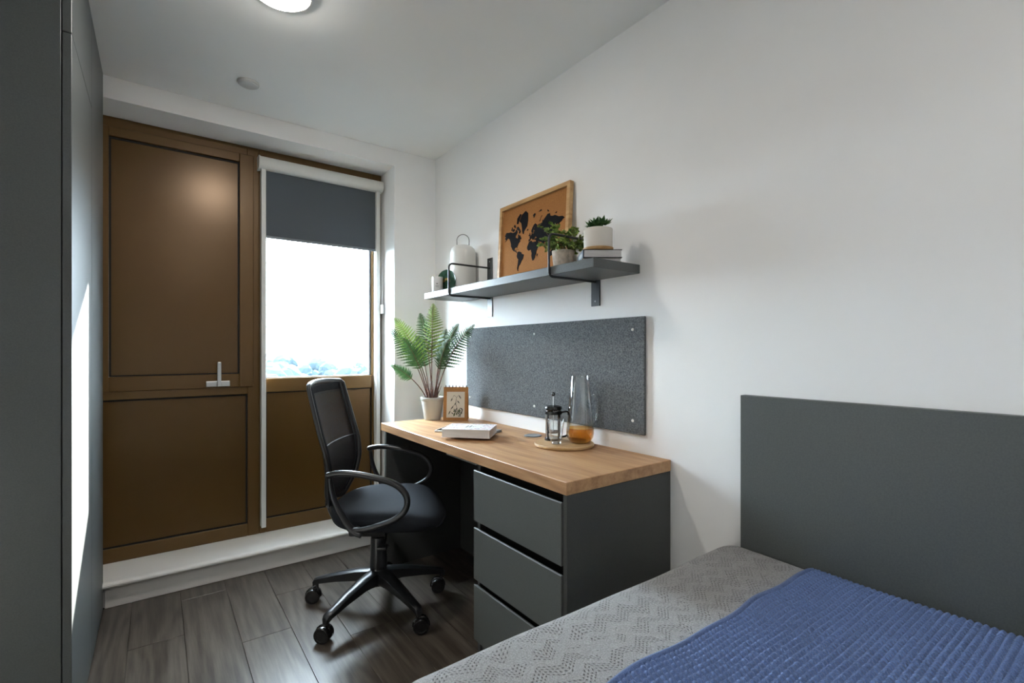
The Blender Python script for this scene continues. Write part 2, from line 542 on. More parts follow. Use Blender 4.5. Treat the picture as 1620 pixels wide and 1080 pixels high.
# ------------------------------------------------------------------ room shell
XR, YW, YF, CZ = 1.466, 2.845, 3.06, 2.40
XL, YB = -0.82, -1.75

struct('wall_right', MB().box(XR, XR + 0.12, YB - 0.1, 3.22, -0.1, CZ + 0.1), 'wall', 'long white painted wall behind the desk and bed')
struct('wall_left', MB().box(XL - 0.12, XL, YB - 0.1, 3.22, -0.1, CZ + 0.1), 'wall', 'white wall behind the wardrobe')
struct('wall_back', MB().box(XL, XR, YB - 0.12, YB, -0.1, CZ + 0.1), 'wall', 'white wall behind the camera')
ww = MB()
ww.box(1.184, XR, YW, 3.175, 0, CZ)
ww.box(XL, -0.27, YW, 3.175, 0, CZ)
ww.box(-0.27, 1.184, YW, 3.175, 2.30, CZ)
ww.box(-0.27, 1.184, YW, 3.175, 0, 0.098)
struct('wall_window', ww, 'wall', 'white end wall around the deep window opening')
struct('ceiling', MB().box(XL - 0.1, XR + 0.1, YB - 0.1, 3.22, CZ, CZ + 0.12), 'ceiling', 'plain white ceiling')

fl = struct('floor', MB().box(XL - 0.1, XR + 0.1, YB - 0.1, 3.22, -0.08, -0.006), 'joint', 'grey brown oak plank floor')
PW = 0.182
plank_cache = {}
x = XL
row = 0
while x < XR - 0.01:
    w = min(PW, XR - x)
    y = YB - (0.17 + 0.43 * ((row * 0.618) % 1.0)) * 2
    while y < YW:
        y0, y1 = max(y, YB), min(y + 1.22, YW - 0.012)
        if y1 - y0 > 0.03:
            key = (round(w, 3), round(y1 - y0, 3))
            if key not in plank_cache:
                plank_cache[key] = MB().box(-w / 2 + 0.0006, w / 2 - 0.0006, -(y1 - y0) / 2 + 0.0006, (y1 - y0) / 2 - 0.0006, -0.005, 0, 0.0009)
                p = plank_cache[key].build('plank', 'floor', fl)
                plank_cache[key] = p.data
            else:
                p = link('plank', plank_cache[key], None, fl)
            p.location = (x + w / 2, (y0 + y1) / 2, 0)
        y += 1.22
    x += PW
    row += 1

struct('baseboard_window', MB().box(-0.19, 1.47, 2.830, YW + 0.002, 0.0, 0.098, 0.002), 'trim', 'white skirting under the window sill')
struct('baseboard_right', MB().box(XR - 0.015, XR + 0.002, 2.51, 2.83, 0.0, 0.098, 0.002), 'trim', 'white skirting in the corner beside the desk')
sill = MB()
sill.box(-0.2699, -0.195, 2.8465, 3.14, 0.0965, 0.122)
sill.prism([(3.14, 0.096), (3.14, 0.122), (2.812, 0.122), (2.802, 0.119), (2.797, 0.112), (2.797, 0.105), (2.801, 0.099), (2.808, 0.096)], 'x', -0.195, 1.1839)
struct('trim_1', sill, 'trim', 'low white window sill board with rounded nose')

# ------------------------------------------------------------------ window: bronze frames
w1 = struct_root('window_1', 'bronze opaque window unit with a closed vent sash and lower panel', (0, YF, 0))
FD = 0.08


def ring(mb, x0, x1, z0, z1, wl, wr, wb, wt, ya, yb, bev=0.002):
    mb.box(x0, x0 + wl, ya, yb, z0, z1, bev)
    mb.box(x1 - wr, x1, ya, yb, z0, z1, bev)
    mb.box(x0 + wl, x1 - wr, ya, yb, z1 - wt, z1, bev)
    mb.box(x0 + wl, x1 - wr, ya, yb, z0, z0 + wb, bev)
    return mb


# outer frame of the left unit: jambs, head, transom, bottom rail
MB().box(-0.2699, -0.232, 0, FD, 0.1221, 2.2999, 0.002).build('jamb', 'bronze', w1)
MB().box(0.409, 0.4665, 0, FD, 0.1221, 2.2999, 0.002).build('mullion', 'bronze', w1)
MB().box(-0.232, 0.409, 0, FD, 2.243, 2.2999, 0.002).build('head', 'bronze', w1)
MB().box(-0.232, 0.409, 0, FD, 0.916, 0.966, 0.002).build('transom', 'bronze', w1)
MB().box(-0.232, 0.409, 0, FD, 0.1221, 0.190, 0.002).build('bottom_rail', 'bronze', w1)
sash = MB()
ring(sash, -0.250, 0.438, 0.957, 2.250, 0.061, 0.069, 0.073, 0.046, -0.009, 0.03, 0.0025)
sash = sash.build('sash', 'bronze', w1)
g = MB(); ring(g, -0.189, 0.369, 1.030, 2.204, 0.008, 0.008, 0.007, 0.009, 0.006, 0.03, 0)
g.build('gasket', 'gasket', sash)
MB().box(-0.185, 0.365, 0.010, 0.03, 1.034, 2.199).build('panel', 'bronze_panel', sash)
g = MB(); ring(g, -0.232, 0.409, 0.190, 0.916, 0.008, 0.008, 0.007, 0.009, 0.010, 0.05, 0)
g.build('gasket', 'gasket', w1)
MB().box(-0.226, 0.403, 0.016, 0.05, 0.194, 0.910).build('lower_panel', 'bronze_panel', w1)
hp = MB().box(0.211, 0.322, -0.019, -0.009, 0.964, 0.994, 0.003, 2).build('handle_plate', 'steel', sash)
hb = MB().box(0.259, 0.279, -0.040, -0.019, 0.966, 0.986, 0.003, 2)
hb.box(0.260, 0.278, -0.052, -0.040, 0.966, 1.097, 0.003, 2)
hb.build('handle_lever', 'steel', sash)

w2 = struct_root('window_2', 'bronze framed window with a tall clear pane over a solid panel', (0, YF, 0))
MB().box(0.467, 0.502, 0, FD, 0.1221, 2.2999, 0.002).build('jamb', 'bronze', w2)
MB().box(1.122, 1.1839, 0, FD, 0.1221, 2.2999, 0.002).build('jamb', 'bronze', w2)
MB().box(0.502, 1.122, 0, FD, 2.243, 2.2999, 0.002).build('head', 'bronze', w2)
MB().box(0.502, 1.122, 0, FD, 0.920, 1.000, 0.003).build('transom', 'bronze', w2)
MB().box(0.502, 1.122, 0, FD, 0.1221, 0.198, 0.002).build('bottom_rail', 'bronze', w2)
g = MB(); ring(g, 0.502, 1.122, 0.198, 0.920, 0.007, 0.007, 0.006, 0.007, 0.012, 0.05, 0)
g.build('gasket', 'gasket', w2)
MB().box(0.507, 1.117, 0.018, 0.05, 0.202, 0.915).build('lower_panel', 'bronze_panel', w2)
MB().box(0.502, 1.122, 0.038, 0.044, 1.000, 2.243).build('pane', 'pane', w2)
bd = MB(); ring(bd, 0.502, 1.122, 1.000, 2.243, 0.006, 0.014, 0.005, 0.012, 0.018, 0.037, 0.001)
bd.build('glazing_bead', 'slate', w2)

# ------------------------------------------------------------------ roller blind
bl = thing('roller_blind', 'slate grey roller blind half lowered in white side channels', 'blind', (0.813, 3.03, 0.165))
bx, by, bz = 0.813, 3.03, 0.165
def BL(x0, x1, y0, y1, z0, z1, bev, name, m, seg=1, parent=None):
    return MB().box(x0 - bx, x1 - bx, y0 - by, y1 - by, z0 - bz, z1 - bz, bev, seg).build(name, m, parent or bl)
BL(0.471, 0.495, 3.012, 3.0595, 0.165, 2.18, 0.002, 'side_channel', 'blind_white')
BL(1.133, 1.158, 3.012, 3.0595, 0.165, 2.18, 0.002, 'side_channel', 'blind_white')
cs = MB()
prof = [(3.058 - by, 2.176 - bz), (3.058 - by, 2.246 - bz)]
for k in range(13):
    a = math.radians(90 + k * 15)
    prof.append((3.018 - by + 0.035 * math.cos(a), 2.211 - bz + 0.035 * math.sin(a)))
cs.prism(prof, 'x', 0.463 - bx, 1.163 - bx)
cs.build('cassette', 'blind_white', bl, True, 40)
for x0, x1 in ((0.456, 0.463), (1.163, 1.170)):
    cp = MB(); cp.prism([(p[0] * 1.0 + (0.003 if p[0] > 0 else -0.003), p[1] + (0.003 if p[1] > 2.211 - bz else -0.003)) for p in prof], 'x', x0 - bx, x1 - bx)
    cp.build('end_cap', 'blind_white', bl)
BL(0.492, 1.136, 3.034, 3.036, 1.808, 2.21, 0, 'fabric', 'blind_fabric')
BL(0.494, 1.134, 3.030, 3.041, 1.796, 1.810, 0.002, 'bottom_bar', 'slate')
ch = MB()
for s in (0, 1):
    xx, yy = 1.166 - bx, 2.998 + s * 0.022 - by
    ch.tube([(xx, yy, 2.20 - bz), (xx, yy, 1.43 - bz)], 0.0012, 6)
for k in range(20):
    ch.lathe([(0, -0.0022), (0.0022, 0), (0, 0.0022)], 6, (1.166 - bx, 2.998 - by, 1.45 - bz + k * 0.039))
ch.build('bead_chain', 'white_plastic', bl)
BL(1.158, 1.174, 2.992, 3.026, 1.395, 1.455, 0.005, 'chain_tensioner', 'white_plastic', 2)

# ------------------------------------------------------------------ outdoors
gr = MB(); gr.box(-400, 400, 3.6, 900, -13.5, -13.0)
tag(gr.build('ground', 'grass'), 'pale hazy meadow far below the window', None, None, 'structure')


def crown_mesh(seed):
    rnd = random.Random(seed)
    bm = bmesh.new()
    for _ in range(9):
        c = Vector((rnd.uniform(-0.55, 0.55), rnd.uniform(-0.55, 0.55), rnd.uniform(-0.35, 0.4)))
        r = rnd.uniform(0.38, 0.62)
        g_ = bmesh.ops.create_icosphere(bm, subdivisions=2, radius=r, matrix=Matrix.Translation(c))
        for v in g_['verts']:
            v.co += Vector((rnd.gauss(0, 1), rnd.gauss(0, 1), rnd.gauss(0, 1))) * 0.035
    me = bpy.data.meshes.new('crown')
    bm.to_mesh(me); bm.free()
    me.materials.append(M['far_leaf'])
    return me


crowns = [crown_mesh(s) for s in range(4)]
trunk = MB().tube([(0, 0, -1.6), (0, 0, -0.5)], [0.12, 0.07], 7).build('trunk', 'bark')
trunk_me = trunk.data
bpy.data.objects.remove(trunk)
rt = random.Random(3)
spots = []
tries = 0
while len(spots) < 40 and tries < 20000:
    tries += 1
    dist = rt.uniform(60, 300)
    ang = math.radians(rt.uniform(3, 28))
    sc_ = rt.uniform(3.2, 5.2) * (0.7 + dist / 300)
    px, py = dist * math.sin(ang), dist * math.cos(ang)
    if all(math.hypot(px - q[0], py - q[1]) > 1.22 * (sc_ + q[2]) for q in spots):
        spots.append((px, py, sc_, dist))
for i, (px, py, sc_, dist) in enumerate(spots):
    top = 1.0 - dist * rt.uniform(0.006, 0.030)
    t = thing('distant_tree', 'pale hazy tree in the far belt beyond the window pane', 'tree',
              (px, py, top - sc_), rt.uniform(0, 6.28), 'trees in the haze outside the window')
    t.scale = (sc_, sc_, sc_)
    link('crown', crowns[i % 4], None, t)
    link('trunk', trunk_me, None, t)

rd = MB()
xs_ = np.linspace(-300, 700, 90)
rv = []
for i_, xx in enumerate(xs_):
    h_ = -5.5 + 1.6 * math.sin(xx * 0.021) + 0.9 * math.sin(xx * 0.063 + 1) + 0.5 * math.sin(xx * 0.21)
    rv += [(xx, 520, -13), (xx, 560, h_), (xx, 640, h_ + 0.3), (xx, 700, -13)]
rd.add(rv, [(4 * i_ + j, 4 * i_ + j + 1, 4 * i_ + j + 5, 4 * i_ + j + 4) for i_ in range(89) for j in range(3)])
tag(rd.build('distant_ridge', 'far_leaf', None, True), 'faint blue wooded ridge on the horizon outside the window', 'hill')

pier = struct_root('trim_2', 'red brick outer pier at the right edge of the window', (1.146, 3.142, 0))
MB().box(0.003, 0.036, 0.002, 0.031, -0.4, 2.6).build('mortar_core', 'mortar', pier)
bme = {}
for k in range(36):
    z = -0.38 + k * 0.075
    for j, (a, b2) in enumerate(((0, 0.0375),) if k % 2 == 0 else ((0.0012, 0.0375),)):
        key = (a, b2)
        if key not in bme:
            bme[key] = MB().box(a, b2, 0, 0.033, 0, 0.065, 0.003).build('brick', 'brick', pier)
            bme[key].location = (0, 0, z)
        else:
            q = link('brick', bme[key].data, None, pier); q.location = (0, 0, z)

# ------------------------------------------------------------------ ceiling fittings
def ceiling_light(x, y, label):
    t = thing('ceiling_light', label, 'ceiling light', (x, y, CZ), 0, 'round ceiling lights')
    MB().lathe([(0, 0), (0.098, 0), (0.100, -0.004), (0.100, -0.016), (0.096, -0.020), (0.090, -0.020), (0.090, -0.012), (0, -0.012)], 40).build('rim', 'white_plastic', t, True, 40)
    MB().lathe([(0.0895, -0.013), (0.0895, -0.021), (0.085, -0.026), (0.074, -0.029), (0.05, -0.031), (0, -0.032)], 40).build('diffuser', 'lamp', t, True, 60)
    return t


ceiling_light(0.340, 1.800, 'glowing round white ceiling light above the desk chair area')
ceiling_light(0.340, -0.55, 'unseen round white ceiling light added behind the camera to brighten the room')  # second light is unseen, added to fill the room from behind
sd = thing('ceiling_sensor', 'small flat round white ceiling sensor near the window', 'sensor', (0.342, 2.533, CZ))
MB().lathe([(0, 0), (0.045, 0), (0.046, -0.004), (0.044, -0.009), (0.040, -0.010), (0.0398, -0.009), (0, -0.009)], 36).build('base', 'sensor_grey', sd, True, 35)
MB().lathe([(0.039, -0.0088), (0.039, -0.012), (0.036, -0.014), (0, -0.015)], 36).build('cover', 'sensor_grey', sd, True, 35)

# ------------------------------------------------------------------ wardrobe
wd = thing('wardrobe', 'tall charcoal built-in wardrobe along the left side', 'wardrobe', (-0.50, 2.35, 0))
def WD(x0, x1, y0, y1, z0, z1, name, m, bev=0.0012):
    return MB().box(x0 + 0.50, x1 + 0.50, y0 - 2.35, y1 - 2.35, z0, z1, bev).build(name, m, wd)
WD(-0.815, -0.2175, 1.847, 2.84, 0.0, 2.395, 'body', 'laminate')
WD(-0.215, -0.195, 1.847, 2.3655, 0.006, 2.056, 'door', 'laminate')
WD(-0.215, -0.195, 1.847, 2.3655, 2.0595, 2.397, 'top_panel', 'laminate')
WD(-0.215, -0.195, 2.3695, 2.829, 0.0, 2.397, 'filler_panel', 'laminate')

# ------------------------------------------------------------------ desk and drawers
dk = thing('desk', 'long fixed desk with oak top and charcoal end panel', 'desk', (1.216, 1.78, 0))
def DK(x0, x1, y0, y1, z0, z1, name, m, bev=0.0012, par=None):
    return MB().box(x0 - 1.216, x1 - 1.216, y0 - 1.78, y1 - 1.78, z0, z1, bev).build(name, m, par or dk)
DK(0.966, 1.4655, 1.048, 2.504, 0.733, 0.772, 'worktop', 'oak', 0.0015)
DK(0.985, 1.4655, 2.478, 2.502, 0.0, 0.7325, 'end_panel', 'laminate_dark')
DK(1.440, 1.4655, 1.565, 2.4775, 0.0, 0.7325, 'back_panel', 'laminate_dark')
DK(0.978, 0.996, 1.566, 1.80, 0.722, 0.7325, 'support_rail', 'steel', 0.001)
gm = MB().lathe([(0, 0.7721), (0.040, 0.7721), (0.040, 0.7745), (0.037, 0.776), (0.030, 0.776), (0.029, 0.7748), (0, 0.7748)], 32, (1.375 - 1.216, 1.715 - 1.78, 0))
gm.build('cable_grommet', 'slate', dk, True, 35)

du = thing('drawer_unit', 'charcoal three drawer pedestal under the bed end of the desk', 'drawers', (1.216, 1.306, 0))
def DU(x0, x1, y0, y1, z0, z1, name, m, bev=0.0012):
    return MB().box(x0 - 1.216, x1 - 1.216, y0 - 1.306, y1 - 1.306, z0, z1, bev).build(name, m, du)
DU(0.970, 1.4655, 1.050, 1.0675, 0.0, 0.7325, 'side_panel', 'laminate_dark')
DU(0.984, 1.4655, 1.545, 1.5625, 0.0, 0.7325, 'side_panel', 'laminate_dark')
DU(1.010, 1.4655, 1.068, 1.5445, 0.06, 0.7325, 'carcass', 'black_gap')
DU(0.990, 1.009, 1.068, 1.5445, 0.0, 0.060, 'plinth', 'laminate_dark')
for z0, z1 in ((0.520, 0.708), (0.300, 0.492), (0.072, 0.279)):
    f = MB()
    # handleless front: back of the top edge chamfered into a finger pull
    f.prism([(0.964 - 1.216, z0), (0.984 - 1.216, z0), (0.984 - 1.216, z1 - 0.022), (0.971 - 1.216, z1), (0.966 - 1.216, z1), (0.964 - 1.216, z1 - 0.002)], 'y', 1.069 - 1.306, 1.558 - 1.306)
    d_ = f.build('drawer', 'drawer', du)
    MB().box(0.9845 - 1.216, 1.0095 - 1.216, 1.072 - 1.306, 1.5405 - 1.306, z0 + 0.01, z1 - 0.03).build('drawer_box', 'black_gap', d_)

# ------------------------------------------------------------------ pinboard
pb = thing('pinboard', 'wide grey felt pinboard on the wall above the desk', 'pinboard', (XR, 1.793, 0.843))
MB().box(-0.0125, -0.0005, -0.638, 0.638, 0, 0.443, 0.002).build('felt_panel', 'pin_felt', pb)
for yy in (1.209, 1.802, 2.385):
    for zz in (0.893, 1.2375):
        MB().lathe([(0, 0.0045), (0.003, 0.004), (0.0055, 0.002), (0.006, 0), (0, 0)], 12).build('pin', 'pin_head', pb, True)
        o = pb.children[-1]
        o.location = (-0.0125, yy - 1.793, zz - 0.843)
        o.rotation_euler = (0, -math.pi / 2, 0)

# ------------------------------------------------------------------ wall shelf
sh = thing('wall_shelf', 'charcoal floating shelf with black wire brackets above the pinboard', 'shelf', (XR, 1.835, 1.447))
MB().box(-0.252, -0.006, 1.180 - 1.835, 2.490 - 1.835, 0, 0.033, 0.0012).build('board', 'laminate', sh)
for yc in (2.198, 1.410):
    y = yc - 1.835
    b_ = MB().box(-0.0055, -0.0005, y - 0.024, y + 0.024, 1.342 - 1.447, 1.662 - 1.447, 0.001)
    b_ = b_.build('bracket', 'lam_black', sh)
    zt, zb = 1.607 - 1.447, -0.0055
    pth = [(-0.004, y, zt), (-0.235, y, zt)]
    for k in range(1, 6):
        a = math.radians(90 + k * 18)
        pth.append((-0.235 + 0.022 * math.cos(a), y, zt - 0.022 + 0.022 * math.sin(a)))
    pth += [(-0.257, y, zb + 0.022)]
    for k in range(1, 6):
        a = math.radians(180 + k * 18)
        pth.append((-0.235 + 0.022 * math.cos(a), y, zb + 0.022 + 0.022 * math.sin(a)))
    pth += [(-0.004, y, zb)]
    # sharpen resampling
    MB().tube(pth, 0.0048, 10, up=(0, 1, 0)).build('wire_loop', 'lam_black', b_, True, 60)
    for zz in (1.362, 1.642):
        sc_ = MB().lathe([(0, 0.002), (0.003, 0.0016), (0.004, 0), (0, 0)], 10).build('screw', 'steel', b_, True)
        sc_.location = (-0.0055, y, zz - 1.447); sc_.rotation_euler = (0, -math.pi / 2, 0)

# ------------------------------------------------------------------ headboard, bed
MB().box(XR - 0.030, XR - 0.0005, -1.15, 0.780, 0.22, 1.0225, 0.0015)
hbm = MB().box(-0.030, -0.0005, -0.965, 0.965, 0.0, 0.8025, 0.0015).build('headboard', 'laminate')
hbm.location = (XR, -0.185, 0.22)
tag(hbm, 'plain charcoal headboard panel fixed to the wall beside the bed', 'headboard')

bed = thing('bed', 'dark upholstered bed base hidden under the grey bedspread', 'bed', (0.87, -0.15, 0))
MB().box(-0.53, 0.53, -0.95, 0.95, 0.08, 0.30, 0.01, 2).build('base', 'bed_base', bed)
for sx in (-1, 1):
    for sy in (-1, 1):
        MB().lathe([(0, 0), (0.022, 0), (0.028, 0.08), (0, 0.08)], 14, (sx * 0.46, sy * 0.88, 0)).build('leg', 'black_plastic', bed, True, 40)
mt = MB().box(-0.53, 0.53, -0.95, 0.95, 0, 0.235, 0.05, 3).build('mattress', 'mattress', None, True)
mt.location = (0.87, -0.15, 0.301)
tag(mt, 'mattress under the grey knitted bedspread', 'mattress')

# cloth over the bed: rounded-rectangle core with a folded edge
CX0, CX1, CY0, CY1, RF, ZT = 0.395, 1.392, -1.02, 0.772, 0.092, 0.5675


def bed_point(x, y, lift=0.0):
    ex = (x - CX1) if x > CX1 else ((x - CX0) if x < CX0 else 0.0)
    ey = (y - CY1) if y > CY1 else ((y - CY0) if y < CY0 else 0.0)
    e = math.hypot(ex, ey)
    cxx, cyy = min(max(x, CX0), CX1), min(max(y, CY0), CY1)
    wr = 0.0035 * math.sin(7 * x + 3.1 * y + 0.5) + 0.0030 * math.sin(-5 * x + 11 * y) + 0.0016 * math.sin(19 * x - 13 * y + 1)
    if e < 1e-9:
        return (x, y, ZT + wr + lift)
    nx, ny = ex / e, ey / e
    r = RF + lift
    arc = RF * math.pi / 2
    if e < arc:
        a = e / RF
        return (cxx + nx * r * math.sin(a), cyy + ny * r * math.sin(a), ZT - RF + r * math.cos(a) + wr * (1 - a / 1.6))
    dz = e - arc
    wav = 0.010 * math.sin(23 * (x if abs(ey) > abs(ex) else y)) * min(1.0, dz / 0.15)
    return (cxx + nx * (r + wav * (1 if nx <= 0.3 else 0)), cyy + ny * (r + wav), ZT - RF - dz)


def cloth(xs, ys, lift, relief=None):
    nx, ny = len(xs), len(ys)
    V = []
    for y in ys:
        for x in xs:
            p = bed_point(x, y, lift + (relief(x, y) if relief else 0.0))
            V.append(p)
    Fc = [(j * nx + i, j * nx + i + 1, (j + 1) * nx + i + 1, (j + 1) * nx + i) for j in range(ny - 1) for i in range(nx - 1)]
    return V, Fc


xs = np.arange(CX0 - 0.36, 1.4435, 0.0085)
# keep the wall side inside the headboard face: fold shortens there
def clampx(V, fn):
    return [(min(v[0], fn(v)), v[1], v[2]) for v in V]
ys = np.arange(CY0 - 0.10, CY1 + 0.36, 0.0085)
V, Fc = cloth(xs, ys, 0.0)
V = clampx(V, lambda v: 1.4345 if v[1] < 0.785 else 1.464)
me = raw(V, Fc, 'bedspread')
me.shade_smooth()
bs = link('bedspread', me, 'bedspread')
md = bs.modifiers.new('thickness', 'SOLIDIFY'); md.thickness = 0.006; md.offset = -1
tag(bs, 'light grey eyelet knit bedspread draped over the bed', 'bedspread')

KN = 0.0126
def knit(x, y):
    # basket of raised stitches, one row in two shifted by half a stitch
    v = y / KN
    u = x / KN + 0.5 * (math.floor(v) % 2)
    return 0.0085 * min(1.0, 1.15 * abs(math.sin(math.pi * u))) * (0.42 + 0.58 * abs(math.sin(math.pi * v)))
xs = np.arange(CX0 - 0.22, 1.424, KN / 6)
TY1 = 0.572
ys = np.arange(-0.22, TY1, KN / 6)
V, Fc = cloth(xs, ys, 0.0055, knit)
def wavy(V):
    out = []
    for (x, y, z) in V:
        k = max(0.0, (y - 0.35) / 0.22)
        out.append((min(x, 1.4255), y + k * (0.006 * math.sin(11 * x + 0.8) + 0.003 * math.sin(29 * x)), z))
    return out
V = wavy(V)
me = raw(V, Fc, 'throw')
me.shade_smooth()
th = thing('throw_blanket', 'blue chunky knit throw blanket laid across the bed', 'blanket', (0, 0, 0))
tk = link('knit_field', me, 'throw', th)
md = tk.modifiers.new('thickness', 'SOLIDIFY'); md.thickness = 0.003; md.offset = -1
hem = wavy([tuple(np.array(bed_point(x, TY1 + 0.002, 0.0075))) for x in np.arange(CX0 - 0.22, 1.421, 0.01)])
MB().tube(hem, 0.0062, 8).build('hem', 'throw', th, True)

# ------------------------------------------------------------------ office chair (local x = facing, y = its left... built along +x)
chair = thing('office_chair', 'black mesh back office chair with looped armrests facing the desk', 'chair', (0.81, 2.127, 0), math.atan2(-0.6, 0.8))
# in local coordinates: +x forward, +y is the far side seen from the camera
hub = MB().lathe([(0, 0.100), (0.026, 0.100), (0.030, 0.106), (0.036, 0.120), (0.040, 0.165), (0.036, 0.182), (0.030, 0.186), (0, 0.186)], 24)
hub.build('hub', 'black_plastic', chair, True, 35)
MB().lathe([(0, 0.186), (0.0385, 0.186), (0.0340, 0.312), (0.0320, 0.318), (0.016, 0.319), (0.016, 0.345), (0, 0.345)], 24).build('gas_column', 'black_plastic', chair, True, 35)
base_rot = -math.atan2(-0.6, 0.8)
for k in range(5):
    a = math.radians(64 + 72 * k) + base_rot
    ca, sa = math.cos(a), math.sin(a)
    # tapered star arm: wide and tall at the hub, drooping to the caster socket
    secs = [(0.025, 0.176, 0.112, 0.030), (0.10, 0.166, 0.118, 0.027), (0.20, 0.142, 0.106, 0.022), (0.285, 0.118, 0.090, 0.018), (0.305, 0.112, 0.080, 0.016), (0.314, 0.100, 0.074, 0.012)]
    lv = []
    for r, zt, zb, hw in secs:
        for (s, z, kk) in ((-1, zb, 0.8), (1, zb, 0.8), (1, zt - 0.006, 1.0), (0.55, zt, 1.0), (-0.55, zt, 1.0), (-1, zt - 0.006, 1.0)):
            o_ = s * hw * kk
            lv.append((r * ca - o_ * sa, r * sa + o_ * ca, z))
    lf = []
    for i in range(len(secs) - 1):
        for j in range(6):
            lf.append((i * 6 + j, i * 6 + (j + 1) % 6, (i + 1) * 6 + (j + 1) % 6, (i + 1) * 6 + j))
    lf.append((0, 1, 2, 3, 4, 5)); lf.append(tuple((len(secs) - 1) * 6 + j for j in range(6)))
    leg = MB().add(lv, lf).build('leg', 'black_plastic', chair, True, 40)
    # caster: fork + two wheels on an axle, trailing direction varies
    sw = [0.25, math.pi + 0.2, math.pi - 0.15, 0.2, math.pi + 0.25][k]
    px, py = 0.298 * ca, 0.298 * sa
    cx_, cy_ = px + 0.016 * math.cos(sw), py + 0.016 * math.sin(sw)
    cst = MB().tube([(px, py, 0.050), (px, py, 0.094)], 0.0075, 10)
    hood = []
    for i in range(9):
        t_ = math.radians(-10 + i * 25)
        hood.append((cx_ + 0.031 * math.cos(t_) * math.cos(sw), cy_ + 0.031 * math.cos(t_) * math.sin(sw), 0.0325 + 0.031 * math.sin(t_)))
    cst.tube(hood, 0.006, 8)
    cst = cst.build('caster', 'black_gloss', leg, True, 50)
    axd = Vector((-math.sin(sw), math.cos(sw), 0))
    wm = MB()
    for s in (-1, 1):
        for (r0, r1, o0, o1) in ((0.0285, 0.0285, 0.006, 0.022),):
            ringp = []
            prof = [(0.0, 0.005), (0.0295, 0.005), (0.0322, 0.008), (0.0322, 0.022), (0.0295, 0.0255), (0.021, 0.0255), (0.020, 0.0245), (0.0, 0.0255)]
            base_i = len(wm.v)
            sg = 20
            rows = []
            vs, fs = [], []
            for (r, o_) in prof:
                for q in range(sg):
                    t_ = 2 * math.pi * q / sg
                    p = Vector((cx_, cy_, 0.0324)) + axd * (s * o_) + Vector((math.cos(sw), math.sin(sw), 0)) * (r * math.cos(t_)) + Vector((0, 0, r * math.sin(t_)))
                    vs.append(p)
            for i in range(len(prof) - 1):
                for q in range(sg):
                    fs.append((i * sg + q, i * sg + (q + 1) % sg, (i + 1) * sg + (q + 1) % sg, (i + 1) * sg + q))
            w_ = MB().add(vs, fs).build('wheel', 'black_gloss', leg, True, 40)

# mechanism and levers
mc = MB().box(-0.115, 0.06, -0.075, 0.075, 0.340, 0.392, 0.012, 2)
mc.box(-0.03, 0.12, -0.10, 0.10, 0.375, 0.402, 0.006, 2)
mc.build('mechanism', 'black_plastic', chair, True, 40)
lvr = MB().tube(spline([(0.05, -0.06, 0.366), (0.07, -0.14, 0.362), (0.075, -0.19, 0.352)], 6), 0.006, 8)
lvr.box(0.055, 0.095, -0.225, -0.18, 0.343, 0.357, 0.005, 2)
lvr.build('height_lever', 'black_plastic', chair, True, 45)

# seat cushion: lofted rounded pad with waterfall front
def seat_surface():
    nu, nv = 40, 14
    V, Fc = [], []
    def outline(a):
        # rounded, wider in the middle, back narrower
        c, s = math.cos(a), math.sin(a)
        n = 2.9
        k = (abs(c) ** n + abs(s) ** n) ** (-1 / n)
        x = k * c; y = k * s
        hx = 0.246
        hy = 0.243 - 0.028 * max(0, -x) ** 2
        return 0.056 + x * hx, y * hy
    rings = []
    prof = [(0.0, 0.0), (0.35, 0.0), (0.65, 0.0), (0.82, -0.002), (0.92, -0.008), (0.975, -0.020), (1.0, -0.040), (0.985, -0.060), (0.94, -0.080), (0.85, -0.090), (0.5, -0.092), (0.0, -0.092)]
    for (k, dz) in prof:
        idx = []
        if k == 0.0:
            V.append((0.056, 0, 0.494 + dz)); idx = [len(V) - 1]
        else:
            for q in range(nu):
                x, y = outline(2 * math.pi * q / nu)
                x = 0.056 + (x - 0.056) * k; y *= k
                drop = -0.060 * max(0.0, (x - 0.12) / 0.167) ** 2
                dish = 0.014 * (abs(y) / 0.24) ** 2 + 0.008 * max(0.0, -x / 0.18)
                up_ = 1.0 if dz > -0.05 else 0.35
                idx.append(len(V)); V.append((x, y, 0.494 + dz + (drop + dish) * up_))
        rings.append(idx)
    for A, B in zip(rings[:-1], rings[1:]):
        for q in range(nu):
            q2 = (q + 1) % nu
            if len(A) == 1: Fc.append((A[0], B[q], B[q2]))
            elif len(B) == 1: Fc.append((A[q], B[0], A[q2]))
            else: Fc.append((A[q], B[q], B[q2], A[q2]))
    return V, Fc
V, Fc = seat_surface()
st = MB().add(V, Fc).build('seat', 'seat_cloth', chair, True)
mdv = st.modifiers.new('smooth', 'SUBSURF'); mdv.levels = 1; mdv.render_levels = 1

# back: profile t(z), half width hw(z)
PZ = [0.480, 0.500, 0.570, 0.650, 0.730, 0.810, 0.900, 0.960, 1.000, 1.012]
PT = [-0.196, -0.186, -0.160, -0.150, -0.160, -0.184, -0.208, -0.224, -0.234, -0.239]
PH = [0.085, 0.110, 0.168, 0.196, 0.208, 0.208, 0.203, 0.199, 0.196, 0.186]


def bk(z, s, off=0.0):
    t = float(np.interp(z, PZ, PT)); h = float(np.interp(z, PZ, PH))
    y = s * h
    return (t - 0.030 * (1 - s * s) + off, y, z + (0.010 * (1 - s * s) if z > 0.99 else 0.0))


